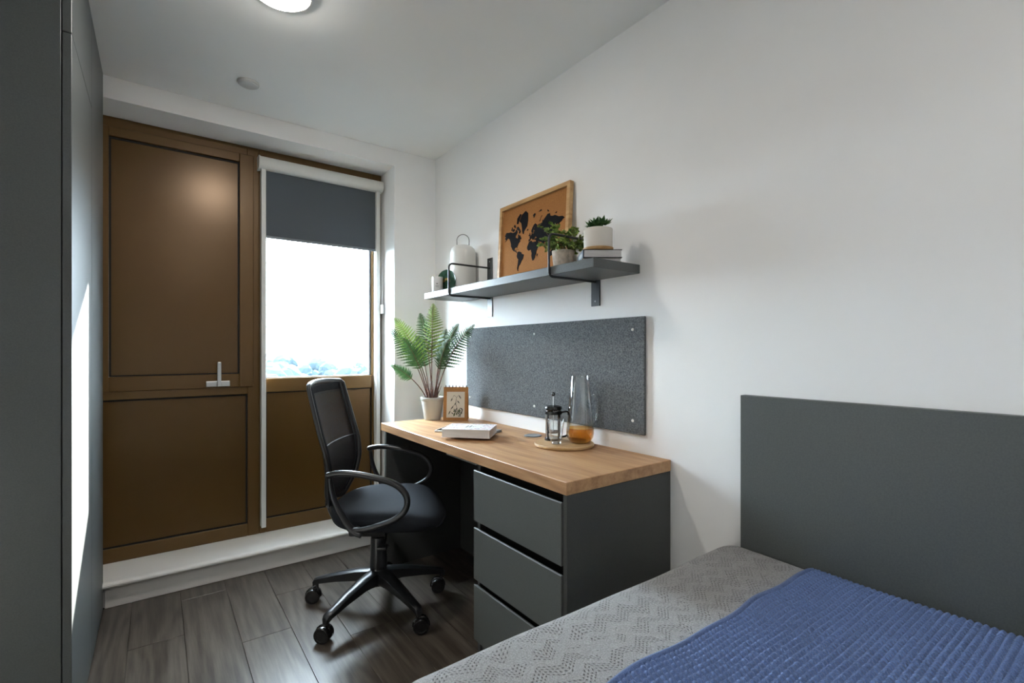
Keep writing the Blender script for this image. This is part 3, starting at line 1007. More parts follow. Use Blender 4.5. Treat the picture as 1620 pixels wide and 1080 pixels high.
zz = np.linspace(0.486, 1.008, 34)
ss = np.linspace(-0.97, 0.97, 17)
V = [bk(z, s) for z in zz for s in ss]
Fc = [(j * 17 + i, j * 17 + i + 1, (j + 1) * 17 + i + 1, (j + 1) * 17 + i) for j in range(33) for i in range(16)]
me = raw(V, Fc, 'back_mesh'); me.shade_smooth()
link('back_mesh', me, 'netting', chair)
# frame loop around the netting
loop = [bk(z, -1) for z in np.linspace(0.484, 1.0, 22)] + [bk(1.010, s) for s in np.linspace(-0.94, 0.94, 14)] \
    + [bk(z, 1) for z in np.linspace(1.0, 0.484, 22)] + [bk(0.482, s) for s in np.linspace(0.9, -0.9, 8)]
fr = MB().tube(loop, 0.0115, 10, closed=True, flat=0.75)
fr.build('back_frame', 'black_plastic', chair, True)
# padded border on the inside of the frame (wide dark margin) and lower lumbar layer
for name, z0, z1, m_ in (('lumbar_panel', 0.50, 0.745, 'seat_cloth'),):
    za = np.linspace(z0, z1, 14); sa_ = np.linspace(-0.90, 0.90, 13)
    V = [bk(z, s, -0.006) for z in za for s in sa_]
    Fc = [(j * 13 + i, j * 13 + i + 1, (j + 1) * 13 + i + 1, (j + 1) * 13 + i) for j in range(13) for i in range(12)]
    me = raw(V, Fc, name); me.shade_smooth()
    o = link(name, me, m_, chair)
    md = o.modifiers.new('thickness', 'SOLIDIFY'); md.thickness = 0.003
band = MB()
for side in (-1, 1):
    za = np.linspace(0.50, 1.0, 22)
    band.tube([bk(z, side * 0.88, 0.001) for z in za], 0.022, 8, flat=0.10, up=(0, 1, 0))
band.tube([bk(0.985, s, 0.001) for s in np.linspace(-0.9, 0.9, 12)], 0.022, 8, flat=0.10, up=(0, 0, 1))
band.build('mesh_border', 'seat_cloth', chair, True)
MB().tube([bk(0.752, s, 0.002) for s in np.linspace(-0.9, 0.9, 14)], 0.0022, 6).build('seam', 'slate', chair, True)
sp = MB().tube(spline([(-0.232, 0, 0.70), (-0.222, 0, 0.60), (-0.222, 0, 0.50), (-0.195, 0, 0.415), (-0.14, 0, 0.378), (-0.06, 0, 0.372)], 7), 0.020, 10, flat=1.5)
sp.build('back_spine', 'black_plastic', chair, True)

# armrest loops, profile measured in the plane of the arm
arm_top = [(-0.134, 0.659), (-0.10, 0.667), (-0.06, 0.670), (0.005, 0.664), (0.080, 0.648), (0.140, 0.628), (0.178, 0.597), (0.192, 0.556), (0.176, 0.514), (0.130, 0.482), (0.068, 0.460), (0.017, 0.447), (-0.031, 0.444)]
arm_rear = [(-0.117, 0.652), (-0.112, 0.610), (-0.100, 0.562), (-0.073, 0.505), (-0.031, 0.444), (0.01, 0.425)]
for side in (-1, 1):
    y = side * 0.268
    lp = spline([(p[0], y, p[1]) for p in arm_top], 5)
    n = len(lp)
    rr = [0.0155 if i < n * 0.5 else 0.0155 - 0.003 * (i / n - 0.5) * 2 for i in range(n)]
    rr[0] = 0.009
    a_ = MB().tube(lp, rr, 12, flat=0.82, up=(0, 1, 0))
    arm = a_.build('armrest', 'black_plastic', chair, True)
    rp = spline([(p[0], y - side * 0.002, p[1]) for p in arm_rear], 5)
    MB().tube(rp, [0.014 + 0.010 * i / len(rp) for i in range(len(rp))], 10, flat=0.55, up=(0, 1, 0)).build('rear_strut', 'black_plastic', arm, True)
    MB().tube([(-0.012, y, 0.438), (-0.012, side * 0.20, 0.418), (-0.012, side * 0.10, 0.400)], [0.020, 0.020, 0.016], 8, flat=0.5).build('arm_bracket', 'black_plastic', arm, True, 45)

# ------------------------------------------------------------------ potted fern on the desk
DZ = 0.7725
RT = Vector((0.8064, -0.5913, 0)); AW = Vector((0.5913, 0.8064, 0)); UP = Vector((0, 0, 1))
fern = thing('potted_fern', 'tall green fern with brown stems in a pale grey pot on the desk', 'plant', (1.245, 2.452, DZ))
MB().lathe([(0, 0), (0.044, 0), (0.046, 0.003), (0.061, 0.108), (0.0655, 0.112), (0.0665, 0.124), (0.064, 0.127), (0.060, 0.126), (0.057, 0.110), (0, 0.110)], 36).build('pot', 'pot_grey', fern, True, 35)
MB().lathe([(0.0565, 0.1105), (0.045, 0.116), (0.02, 0.121), (0, 0.122)], 20).build('soil', 'soil', fern, True)
fronds = [  # tip: right, away, up (m, from the soil); material; width; bare stem share
    (-0.258, 0.03, 0.405, 'fern_dark', 0.062, 0.36), (-0.205, -0.06, 0.452, 'fern_light', 0.066, 0.34),
    (-0.085, 0.08, 0.490, 'fern_dark', 0.054, 0.42), (0.012, -0.05, 0.532, 'fern_light', 0.068, 0.34),
    (0.148, -0.01, 0.425, 'fern_dark', 0.056, 0.40), (0.245, -0.09, 0.415, 'fern_dark', 0.066, 0.34),
    (-0.215, -0.10, 0.195, 'fern_dark', 0.034, 0.48), (0.105, -0.12, 0.335, 'fern_dark', 0.046, 0.40),
    (-0.11, 0.11, 0.36, 'fern_dark', 0.058, 0.40), (0.06, 0.12, 0.40, 'fern_dark', 0.052, 0.42),
    (-0.14, -0.11, 0.34, 'fern_dark', 0.046, 0.40)]
rf = random.Random(11)
for i, (dx, da, dz, m_, wid, bare) in enumerate(fronds):
    tip = RT * dx + AW * da + UP * dz
    base = RT * (dx * 0.10 + rf.uniform(-0.008, 0.008)) + AW * (da * 0.10)
    lat = RT * dx + AW * da
    droop = 0.06 + 0.25 * lat.length
    P0 = base + UP * 0.112
    P3 = tip + UP * 0.112
    P1 = P0 + lat * 0.16 + UP * (dz * 0.48)
    P2 = P0 + lat * 0.62 + UP * (dz * 0.86 + droop * 0.10)
    nS = 44
    C = []
    for k in range(nS + 1):
        t = k / nS
        C.append(P0 * (1 - t) ** 3 + P1 * 3 * t * (1 - t) ** 2 + P2 * 3 * t * t * (1 - t) + P3 * t ** 3)
    # frond plane: side vector turned partly to the viewer so the blade reads broad
    fr_ = MB()
    nP = 22
    def curve(t):
        return P0 * (1 - t) ** 3 + P1 * 3 * t * (1 - t) ** 2 + P2 * 3 * t * t * (1 - t) + P3 * t ** 3
    vieww = (-AW * 0.85 + UP * 0.35 + RT * (0.25 if dx < 0 else -0.25)).normalized()
    for k in range(nP):
        q = k / nP
        t = bare + (1 - bare) * (1 - (1 - q) ** 1.25)
        b0 = curve(t)
        T = (curve(min(t + 0.01, 1)) - curve(t - 0.01)).normalized()
        S = T.cross(vieww).normalized()
        Nn = S.cross(T).normalized()
        ln = 1.30 * wid * (min(1.0, 0.62 + q / 0.32) * (1 - q) ** 1.08 * 1.12 + 0.03)
        for sgn in (-1, 1):
            dirv = (S * sgn + T * 0.34 - Nn * 0.10 + Nn * rf.uniform(-0.14, 0.14)).normalized()
            L_ = ln * rf.uniform(0.9, 1.06)
            side = (T - dirv * T.dot(dirv)).normalized()
            hw0 = min(0.0078, 0.14 * L_ + 0.0014)
            nz_ = 6
            up_e, lo_e = [], []
            for j in range(nz_ * 2 + 1):
                u = j / (nz_ * 2)
                hw = hw0 * (1 - u) ** 0.7 * (1.0 if j % 2 == 0 else 0.55) + 0.0004
                c_ = b0 + dirv * (L_ * u) - Nn * (0.16 * L_ * u * u)
                up_e.append(c_ + side * hw + dirv * 0.0012); lo_e.append(c_ - side * hw + dirv * 0.0012)
            m2 = len(up_e)
            fr_.add(up_e + lo_e, [(j, j + 1, m2 + j + 1, m2 + j) for j in range(m2 - 1)])
    fo = fr_.build('frond', m_, fern)
    MB().tube(C, [0.0036 * (1 - 0.8 * k / nS) for k in range(nS + 1)], 6).build('stem', 'stem' if bare > 0.3 else m_, fo, True)
crn = MB()
for k in range(14):
    a = k * 2.4
    r = 0.012 + 0.022 * rf.random()
    h = 0.05 + 0.06 * rf.random()
    p = [Vector((r * 0.7 * math.cos(a), r * 0.7 * math.sin(a), 0.112)), Vector((r * 1.1 * math.cos(a), r * 1.1 * math.sin(a), 0.112 + h * 0.5)), Vector((r * 1.7 * math.cos(a), r * 1.7 * math.sin(a), 0.112 + h))]
    crn.tube(p, [0.004, 0.003, 0.001], 5)
for k in range(10):
    a = k * 0.63 + 0.2
    p0 = Vector((0.02 * math.cos(a), 0.02 * math.sin(a), 0.117)); p1 = Vector((0.06 * math.cos(a), 0.06 * math.sin(a), 0.132 + 0.008 * math.sin(3 * a)))
    s = Vector((-math.sin(a), math.cos(a), 0)) * 0.005
    crn.add([p0 - s, p0 + s, p1 + s * 0.4, p1 - s * 0.4], [(0, 1, 2, 3)])
crn.build('crown_stubs', 'stem', fern)

# ------------------------------------------------------------------ desk calendar
cal = thing('desk_calendar', 'spiral bound kraft card stand with a botanical print on the desk', 'calendar', (1.330, 2.3425, DZ), math.atan2(-0.5913, 0.8064))
# local x = right, y = away, z = up ; leaning front board and back leg
W2, HH = 0.068, 0.185
def board(y0, y1, th_, name, m_, w=W2, z0=0.0, z1=HH, off=0.0):
    # slanted plate from (y0,z=0) to (y1,z=HH)
    d = Vector((0, y1 - y0, HH)).normalized(); nn = Vector((0, -d.z, d.y))
    def P(x, z, o): return Vector((x, y0, 0)) + d * z + nn * o
    vs = [P(-w, z0, off), P(w, z0, off), P(w, z1, off), P(-w, z1, off), P(-w, z0, off + th_), P(w, z0, off + th_), P(w, z1, off + th_), P(-w, z1, off + th_)]
    fs = [(0, 1, 2, 3), (4, 5, 6, 7), (0, 1, 5, 4), (1, 2, 6, 5), (2, 3, 7, 6), (3, 0, 4, 7)]
    return MB().add(vs, fs).build(name, m_, cal), P
o, P = board(0.0, 0.030, 0.003, 'front_board', 'kraft')
board(0.075, 0.033, 0.003, 'back_board', 'kraft')
MB().box(-W2, W2, 0.0, 0.074, 0.0, 0.003).build('foot', 'kraft', cal)
page, _ = board(0.0, 0.030, 0.0008, 'print_card', 'card', w=0.050, z0=0.016, z1=0.158, off=0.0032)
art = MB(); art2 = MB()
def Q(x, z, o=0.0043): return P(x, z, o)
def stroke(mb, pts, w):
    vs = []
    for i, p in enumerate(pts):
        a = Vector(pts[min(i + 1, len(pts) - 1)]) - Vector(pts[max(i - 1, 0)])
        n_ = Vector((-a.y, a.x)).normalized() * (w * (1 - 0.6 * abs(2 * i / (len(pts) - 1) - 1)))
        vs += [Q(p[0] - n_.x, p[1] - n_.y), Q(p[0] + n_.x, p[1] + n_.y)]
    mb.add(vs, [(2 * i, 2 * i + 1, 2 * i + 3, 2 * i + 2) for i in range(len(pts) - 1)])
def leaf2(mb, x, z, ang, ln, wd):
    c, s = math.cos(ang), math.sin(ang)
    pts = [(0, 0), (0.35, 1), (0.7, 0.8), (1, 0), (0.7, -0.8), (0.35, -1)]
    mb.add([Q(x + c * u * ln - s * v * wd, z + s * u * ln + c * v * wd) for u, v in pts], [tuple(range(6))])
stroke(art, [(0.008, 0.024), (0.010, 0.06), (0.000, 0.092), (0.004, 0.125), (0.016, 0.140)], 0.0016)
stroke(art, [(0.000, 0.090), (-0.018, 0.075), (-0.028, 0.055)], 0.0014)
stroke(art, [(0.004, 0.128), (-0.010, 0.138), (-0.018, 0.124)], 0.0014)
stroke(art, [(0.010, 0.05), (0.026, 0.068), (0.040, 0.066)], 0.0014)
for (x_, z_, an, l_) in ((-0.018, 0.124, -2.0, 0.022), (0.016, 0.140, -1.0, 0.026), (-0.028, 0.055, -2.0, 0.026), (-0.012, 0.078, -2.3, 0.022), (0.008, 0.11, -0.9, 0.022), (0.003, 0.10, -2.1, 0.02), (0.010, 0.07, -2.2, 0.022), (0.026, 0.068, -0.6, 0.02), (0.036, 0.064, -1.5, 0.018)):
    leaf2(art, x_, z_, an, l_, 0.0034)
rl = random.Random(5)
for _ in range(30):
    leaf2(art2 if rl.random() < 0.6 else art, rl.uniform(-0.012, 0.036), rl.uniform(0.020, 0.050), rl.uniform(0.6, 2.6), rl.uniform(0.010, 0.020), 0.003)
art.build('botanical_print', 'ink_grey', page)
art2.build('botanical_print', 'ink_green', page)
for k in range(7):
    x_ = -0.057 + k * 0.019
    rg = MB().tube([(x_, 0.033 + 0.0075 * math.cos(t), HH - 0.002 + 0.0085 * math.sin(t)) for t in np.linspace(0, 2 * math.pi, 14)[:-1]], 0.0016, 6, closed=True)
    rg.build('wire_ring', 'lam_black', cal, True)

# ------------------------------------------------------------------ books and tablet on the desk
def slab(name, label, cat, corner, ang, L_, D_, z0, h, cover, pages, round_=0.0015, spine=True):
    """closed book lying flat: corner, length along ang, depth to its left"""
    t = thing(name, label, cat, (corner[0], corner[1], z0), ang)
    ct = 0.0022
    MB().box(0, L_, 0, D_, 0, ct, 0.0008).build('cover', cover, t)
    MB().box(0, L_, 0, D_, h - ct, h, 0.0008).build('cover', cover, t)
    MB().box(0.003, L_ - 0.003, 0.003, D_ - 0.001, ct, h - ct).build('pages', pages, t)
    if spine:
        MB().box(0, L_, D_ - 0.0005, D_ + ct, 0, h, 0.0008).build('spine', cover, t)
    return t


tb = thing('tablet', 'thin white edged tablet with black screen under the patterned book', 'tablet', (1.062, 2.072, DZ), -0.90)
MB().box(0, 0.11, 0, 0.15, 0, 0.008, 0.002, 2).build('body', 'white_plastic', tb)
MB().box(0.007, 0.103, 0.010, 0.140, 0.0081, 0.0088).build('screen', 'screen', tb)
nb = slab('notebook', 'thin blue grey notebook poking out behind the patterned book', 'notebook', (1.185, 1.835, DZ), 0.35, 0.15, 0.19, DZ, 0.010, 'notebook', 'paper')
bk1 = slab('patterned_book', 'thick pale patterned book lying on the desk', 'book', (0.992, 1.872, 0.7833), -0.795, 0.215, 0.165, 0.7833, 0.036, 'book_pale', 'paper', spine=False)
cv = MB(); cv2 = MB(); cv3 = MB(); cv4 = MB()
rb = random.Random(21)
for _ in range(260):
    x_, y_ = rb.uniform(0.006, 0.209), rb.uniform(0.006, 0.159)
    if ((x_ - 0.105) / 0.062) ** 2 + ((y_ - 0.085) / 0.055) ** 2 < 1: continue
    a = rb.uniform(0, 6.28); l_ = rb.uniform(0.005, 0.010); w_ = l_ * 0.42
    c, s = math.cos(a), math.sin(a)
    pts = [(0, 0), (0.35, 1), (0.7, 0.8), (1, 0), (0.7, -0.8), (0.35, -1)]
    (cv if rb.random() < 0.55 else cv2).add([(min(max(x_ + c * u * l_ - s * v * w_, 0.002), 0.213), min(max(y_ + s * u * l_ + c * v * w_, 0.002), 0.163), 0.0363) for u, v in pts], [tuple(range(6))])
cv3.add([(0.105 + 0.060 * math.cos(t), 0.085 + 0.052 * math.sin(t), 0.0362) for t in np.linspace(0, 2 * math.pi, 33)[:-1]], [tuple(range(32))])
for (x0, x1, y0, y1) in ((0.092, 0.100, 0.055, 0.112), (0.106, 0.115, 0.062, 0.110), (0.122, 0.126, 0.072, 0.096), (0.132, 0.136, 0.078, 0.09)):
    yq = y0
    while yq < y1 - 0.004:   # title strokes
        l_ = rb.uniform(0.004, 0.008)
        cv4.add([(x0, yq, 0.0366), (x1, yq, 0.0366), (x1, yq + l_, 0.0366), (x0, yq + l_, 0.0366)], [(0, 1, 2, 3)])
        yq += l_ + 0.0025
cv.build('cover_pattern', 'ink_pink', bk1); cv2.build('cover_pattern', 'ink_blue', bk1)
cv3.build('title_oval', 'white_plastic', bk1); cv4.build('title_lettering', 'ink_grey', bk1)

# ------------------------------------------------------------------ tray, press, glass, carafe
tr_c = (1.340, 1.468)
tray = MB().lathe([(0, 0), (0.118, 0), (0.121, 0.003), (0.121, 0.009), (0.119, 0.0115), (0.116, 0.012), (0, 0.012)], 64).build('round_tray', 'tray', None, True, 35)
tray.location = (*tr_c, DZ)
tag(tray, 'round pale wooden serving board under the glassware', 'tray')
TZ = DZ + 0.0124

fp = thing('french_press', 'small glass french press with black lid and handle on the board', 'french press', (1.340, 1.535, TZ), -0.62)
MB().lathe([(0, 0.006), (0.030, 0.006), (0.0325, 0.010), (0.0325, 0.125), (0.034, 0.130), (0.0335, 0.130), (0.0315, 0.125), (0.0315, 0.011), (0.029, 0.008), (0, 0.008)], 32).build('beaker', 'clear', fp, True, 40)
cg = MB()
for k in range(4):
    a = math.pi / 4 + k * math.pi / 2
    cg.tube([(0.0345 * math.cos(a), 0.0345 * math.sin(a), 0.0), (0.0345 * math.cos(a), 0.0345 * math.sin(a), 0.122)], 0.0028, 6)
cg.lathe([(0.033, 0.0), (0.037, 0.0), (0.037, 0.008), (0.033, 0.008)], 32)
cg.lathe([(0.033, 0.108), (0.0372, 0.108), (0.0372, 0.120), (0.033, 0.120)], 32)
cg.build('cage', 'black_gloss', fp, True, 40)
MB().lathe([(0, 0.126), (0.033, 0.126), (0.036, 0.129), (0.036, 0.136), (0.034, 0.140), (0.020, 0.144), (0.006, 0.145), (0, 0.145)], 32).build('lid', 'black_gloss', fp, True, 40)
MB().tube([(0, 0, 0.03), (0, 0, 0.188)], 0.0018, 8).build('plunger_rod', 'steel', fp, True, 40)
MB().lathe([(0, 0.182), (0.005, 0.183), (0.0085, 0.188), (0.0088, 0.192), (0.006, 0.198), (0, 0.2)], 18).build('knob', 'black_gloss', fp, True)
MB().lathe([(0, 0.030), (0.030, 0.030), (0.0305, 0.034), (0.030, 0.037), (0, 0.037)], 28).build('filter', 'coffee', fp, True, 40)
hd = MB().tube(spline([(0.034, 0, 0.114), (0.055, 0, 0.118), (0.066, 0, 0.110), (0.068, 0, 0.085), (0.064, 0, 0.045), (0.056, 0, 0.018), (0.036, 0, 0.012)], 5), 0.0058, 8, flat=0.7, up=(0, 1, 0))
hd.build('handle', 'black_gloss', fp, True)

gc = thing('glass_tumbler', 'small clear double walled tumbler in front of the french press', 'glass', (1.292, 1.463, TZ))
MB().lathe([(0, 0.0), (0.019, 0.0), (0.021, 0.004), (0.0265, 0.04), (0.033, 0.085), (0.0345, 0.098), (0.0335, 0.1), (0.0362, 0.098), (0.030, 0.080), (0.025, 0.045), (0.019, 0.020), (0.010, 0.014), (0, 0.013)], 36).build('wall', 'clear', gc, True, 50)
MB().lathe([(0, 0.0015), (0.0155, 0.0015), (0.0165, 0.004), (0.0155, 0.0065), (0, 0.007)], 24).build('base', 'clear', gc, True, 40)

jg = thing('carafe', 'tall clear glass carafe with amber base and curved handle', 'carafe', (1.390, 1.427, TZ), -0.633)
MB().lathe([(0.0545, 0.060), (0.0535, 0.085), (0.050, 0.130), (0.044, 0.190), (0.039, 0.240), (0.0375, 0.268), (0.0368, 0.270), (0.0358, 0.268), (0.0374, 0.240), (0.0424, 0.190), (0.0484, 0.130), (0.0519, 0.085), (0.0529, 0.060)], 40).build('body', 'clear', jg, True, 60)
MB().lathe([(0, 0.0), (0.030, 0.0), (0.042, 0.006), (0.053, 0.022), (0.0565, 0.040), (0.0550, 0.060), (0.0525, 0.060), (0.0540, 0.040), (0.050, 0.024), (0.040, 0.010), (0.028, 0.005), (0, 0.005)], 40).build('amber_base', 'amber', jg, True, 60)
MB().tube(spline([(0.043, 0, 0.190), (0.058, 0, 0.193), (0.070, 0, 0.175), (0.073, 0, 0.145), (0.068, 0, 0.110), (0.058, 0, 0.088), (0.051, 0, 0.084)], 6), 0.0042, 8).build('handle', 'clear', jg, True)

# ------------------------------------------------------------------ things on the shelf
SZ = 1.4805
la = thing('lantern', 'white frosted cordless lantern with a thin wire handle on the shelf', 'lantern', (1.389, 2.361, SZ), -0.633)
MB().lathe([(0, 0), (0.066, 0), (0.070, 0.004), (0.072, 0.012), (0.072, 0.215), (0.070, 0.234), (0.065, 0.248), (0.052, 0.260), (0.040, 0.264), (0.038, 0.268), (0, 0.268)], 44).build('shade', 'lantern', la, True, 50)
hp_ = [(-0.0335, 0, 0.258), (-0.0345, 0, 0.298)]
for k in range(1, 12):
    a = math.pi - math.pi * k / 12
    hp_.append((0.0345 * math.cos(a), 0, 0.298 + 0.033 * math.sin(a)))
hp_ += [(0.0345, 0, 0.298), (0.0335, 0, 0.258)]
MB().tube(hp_, 0.0024, 8, up=(0, 1, 0)).build('handle', 'wire', la, True)

cd = thing('jar_candle', 'small white jar candle at the window end of the shelf', 'candle', (1.248, 2.398, SZ), -0.55)
MB().lathe([(0, 0), (0.029, 0), (0.031, 0.003), (0.031, 0.080), (0.0305, 0.082), (0.0285, 0.082), (0.028, 0.066), (0, 0.064)], 28).build('jar', 'candle', cd, True, 40)
lb = MB()
for (z0, z1, a0, a1) in ((0.040, 0.046, -1.72, -1.40), (0.030, 0.033, -1.85, -1.25), (0.024, 0.026, -1.8, -1.3)):
    aa = np.linspace(a0, a1, 6)
    lb.add([(0.0313 * math.cos(a), 0.0313 * math.sin(a), z) for z in (z0, z1) for a in aa], [(i, i + 1, 7 + i, 6 + i) for i in range(5)])
lb.build('label_print', 'candle_print', cd)
MB().tube([(0, 0, 0.064), (0.001, 0, 0.074)], 0.0012, 6).build('wick', 'lam_black', cd)

pl = thing('green_dish', 'round dark green dish with gold motif propped upright on the shelf', 'dish', (1.297, 2.380, SZ), -1.10)
dish = MB().lathe([(0, 0.003), (0.044, 0.003), (0.057, 0.0045), (0.0620, 0.007), (0.0630, 0.0065), (0.059, 0.002), (0.045, 0.0), (0, 0.0)], 44)
dish = dish.build('plate', 'plate_green', pl, True, 50)
dish.location = (0, 0, 0.0632); dish.rotation_euler = (math.radians(87), 0, 0)
mo = MB()
for k in range(9):
    a = math.radians(20 * k + 10)
    c, s = math.cos(a), math.sin(a)
    mo.add([(0.008 * c, 0.008 * s - 0.006, 0.0037), (0.018 * c - 0.003 * s, 0.018 * s - 0.006 + 0.003 * c, 0.0037), (0.027 * c, 0.027 * s - 0.006, 0.0037), (0.018 * c + 0.003 * s, 0.018 * s - 0.006 - 0.003 * c, 0.0037)], [(0, 1, 2, 3)])
mo.build('gold_motif', 'gold', dish)

# framed world map
mp = thing('framed_map', 'oak framed cork board with a black world map leaning on the shelf', 'framed map', (1.430, 1.800, SZ))
LEAN = math.radians(3.2)
def mp_pt(y, z, o=0.0):   # y,z board coords, o out of the board toward the room
    return Vector((0.0 + z * math.sin(LEAN) - o * math.cos(LEAN) + 0.0, y, z * math.cos(LEAN) + o * math.sin(LEAN)))
def mp_box(y0, y1, z0, z1, o0, o1, name, m_, parent=None):
    vs = [mp_pt(y, z, o) for o in (o0, o1) for (y, z) in ((y0, z0), (y1, z0), (y1, z1), (y0, z1))]
    fs = [(0, 1, 2, 3), (4, 5, 6, 7), (0, 1, 5, 4), (1, 2, 6, 5), (2, 3, 7, 6), (3, 0, 4, 7)]
    return MB().add(vs, fs).build(name, m_, parent or mp)
HB, WB, FW = 0.414, 0.264, 0.019
mp_box(-WB, WB, 0, FW, -0.006, 0.016, 'frame_rail', 'frame_wood')
mp_box(-WB, WB, HB - FW, HB, -0.006, 0.016, 'frame_rail', 'frame_wood')
mp_box(-WB, -WB + FW, FW, HB - FW, -0.006, 0.016, 'frame_stile', 'frame_wood')
mp_box(WB - FW, WB, FW, HB - FW, -0.006, 0.016, 'frame_stile', 'frame_wood')
corkb = mp_box(-WB + FW, WB - FW, FW, HB - FW, -0.004, 0.004, 'cork_board', 'cork')
LANDS = [
 [(-168,66),(-162,70),(-156,71),(-141,70),(-128,70),(-115,68),(-108,68),(-95,68.5),(-94,71.5),(-85,69),(-82,67),(-87,64),(-94,61),(-94,58),(-88,56.5),(-82,55),(-80,51.5),(-79,55),(-77,57),(-78,62),(-73,62),(-68,58.5),(-64.5,60),(-61,56),(-56,52.5),(-60,50),(-66,50),(-65,48),(-61,46),(-66,44),(-70,42),(-74,40.5),(-76,36),(-81,31.5),(-80,26),(-82.5,29),(-90,29.5),(-97,27.5),(-97.5,22),(-95,18.5),(-91,18.5),(-90,21),(-87,21.5),(-88.5,16),(-83.5,15),(-83.5,11),(-79.5,9.5),(-77.5,8),(-83,8),(-87.5,12.5),(-95,15.5),(-105.5,19.5),(-109,25),(-114.5,31.5),(-110,23),(-113,26),(-117,32.5),(-122.5,37),(-124,46),(-128,51),(-135,58.5),(-147,61),(-152,59),(-164,54.5),(-158,58.5),(-166,61.5),(-161,64.5)],
 [(-73,78.5),(-60,82),(-35,83.5),(-20,82),(-18,77),(-22,71),(-32,68),(-40,65),(-43,60),(-48,61),(-53,66),(-54,70),(-60,76)],
 [(-78,8),(-72,12),(-62,10.5),(-52,5),(-50,0),(-42,-3),(-35,-6),(-38,-13),(-41,-22),(-48,-26),(-54,-34),(-58,-38),(-65,-42),(-67,-48),(-69,-52),(-66,-55),(-72,-53),(-75,-47),(-73,-38),(-71,-30),(-70,-18),(-76,-14),(-81,-5),(-80,0)],
 [(-17,15),(-16,22),(-10,29),(-6,35.5),(3,37),(10,37),(11,33.5),(20,31),(25,32),(32,31),(35,27),(38,20),(43,12),(51,11.5),(47,4),(40,-4),(40,-15),(35,-20),(33,-27),(27,-34),(19,-34.5),(15,-27),(12,-17),(13,-8),(9,0),(9,4),(4,6.5),(-7,4.5),(-13,9)],
 [(-9,37),(-9,43),(-2,43.5),(-4,48),(3,51),(8,54),(8,57),(11,56),(12,54),(20,55),(22,59),(28,60),(22,60.5),(21,63),(25,65.5),(22,66),(17,61),(17,57),(13,55.5),(11,59),(6,58),(5,62),(13,67),(20,70),(28,71),(40,68),(34,66),(42,66),(46,68.5),(55,68.5),(68,69),(69,72.5),(73,71),(80,73),(98,76.5),(110,76.5),(113,74),(127,73),(140,73),(160,70),(180,69),(190,66),(180,64.5),(177,62.5),(164,60),(162,55),(156,51.5),(156,57),(162,62),(155,59.5),(143,59),(136,54.5),(141,52),(138,45),(130,42.5),(129,36),(126,35),(126,39),(121,39),(118,39),(122,37),(120,34),(121.5,29),(118,24),(110,20.5),(106,19),(109,13),(105,9),(102,13),(100,9),(104,2),(100,6),(98,15),(94,17),(90,22),(86,20),(80,14),(80,10),(77,8),(73,17),(72,21),(67,24.5),(57,26),(51,29),(48,30),(51,25),(56,25),(59,22.5),(53,16.5),(44,12.8),(39,20),(35,28),(36,36),(27,37),(27,40.5),(41,41.5),(35,45),(31,46.5),(27,42),(23,40),(23,37),(19,41),(13,45.5),(18,40),(15.5,38),(10,44),(3,43),(0,39)],
 [(114,-22),(122,-18),(130,-12),(136,-12),(136,-16),(140,-17),(142,-11),(146,-19),(153,-26),(150,-37),(143,-39),(137,-35),(131,-31.5),(117,-35),(115,-33)],
 [(-5,50),(1,51.5),(0,54),(-2,57.5),(-5,58.5),(-5,55),(-3,53.5)], [(-10,52),(-6,52.5),(-6,55),(-9,54)], [(-23,64),(-14,65),(-16,66.5),(-22,66)],
 [(44,-16),(50,-15.5),(47,-25),(44,-24)], [(131,31),(136,34),(140,36),(142,40),(145,44),(141,45),(139,38),(133,35)],
 [(95,5),(104,-2),(105,-6),(100,0)], [(109,1),(113,3),(118,6),(117,0),(115,-4),(110,-2)], [(106,-6.5),(114,-7.5),(114,-8.5),(106,-7.5)], [(120,0),(124,1),(122,-5),(120,-4)], [(131,-1),(141,-3),(150,-9),(141,-9),(135,-4)],
 [(172,-35),(178,-38),(174,-41),(168,-46.5),(172,-42)], [(120,15),(122,18),(124,12),(126,7),(123,9)],
 [(-90,73),(-80,74),(-68,70),(-62,66.5),(-68,63),(-74,64.5),(-72,68),(-85,70)], [(-118,72),(-105,73),(-102,70),(-115,69)], [(-125,72),(-120,75.5),(-115,73.5),(-122,71)], [(-90,77),(-88,81),(-70,83),(-62,82.5),(-75,79),(-80,76.5)], [(-110,75),(-105,77),(-98,76),(-95,73),(-102,74)],
 [(11,79.5),(20,80.5),(27,80),(18,77)], [(52,71.5),(56,74),(66,77),(60,76),(55,72)], [(95,80),(103,79),(105,78),(97,78.5)], [(138,75),(148,76),(146,74.5)], [(45,80.5),(60,81.5),(62,80.5)],
 [(-85,22),(-78,22.5),(-74,20.3),(-80,21.5)], [(-74,19.5),(-69,19),(-72,18)],
]
def merc(lat): return math.log(math.tan(math.pi / 4 + math.radians(lat) / 2))
for L_ in LANDS:
    pts = []
    for lon, lat in L_:
        yb = 2.024 - (lon + 168) * 0.001256 - 1.800
        zb_ = (1.630 + 0.072 * merc(lat) - SZ) / math.cos(LEAN)
        pts.append((yb, zb_))
    n = len(pts)
    bm = bmesh.new()
    top = [bm.verts.new(mp_pt(p[0], p[1], 0.0058)) for p in pts]
    bot = [bm.verts.new(mp_pt(p[0], p[1], 0.0040)) for p in pts]
    fc = bm.faces.new(top)
    for i in range(n):
        bm.faces.new((top[i], bot[i], bot[(i + 1) % n], top[(i + 1) % n]))
    bmesh.ops.triangulate(bm, faces=[fc])
    bmesh.ops.recalc_face_normals(bm, faces=bm.faces)
    me = bpy.data.meshes.new('land_shape'); bm.to_mesh(me); bm.free()
    link('land_shape', me, 'map_black', corkb)

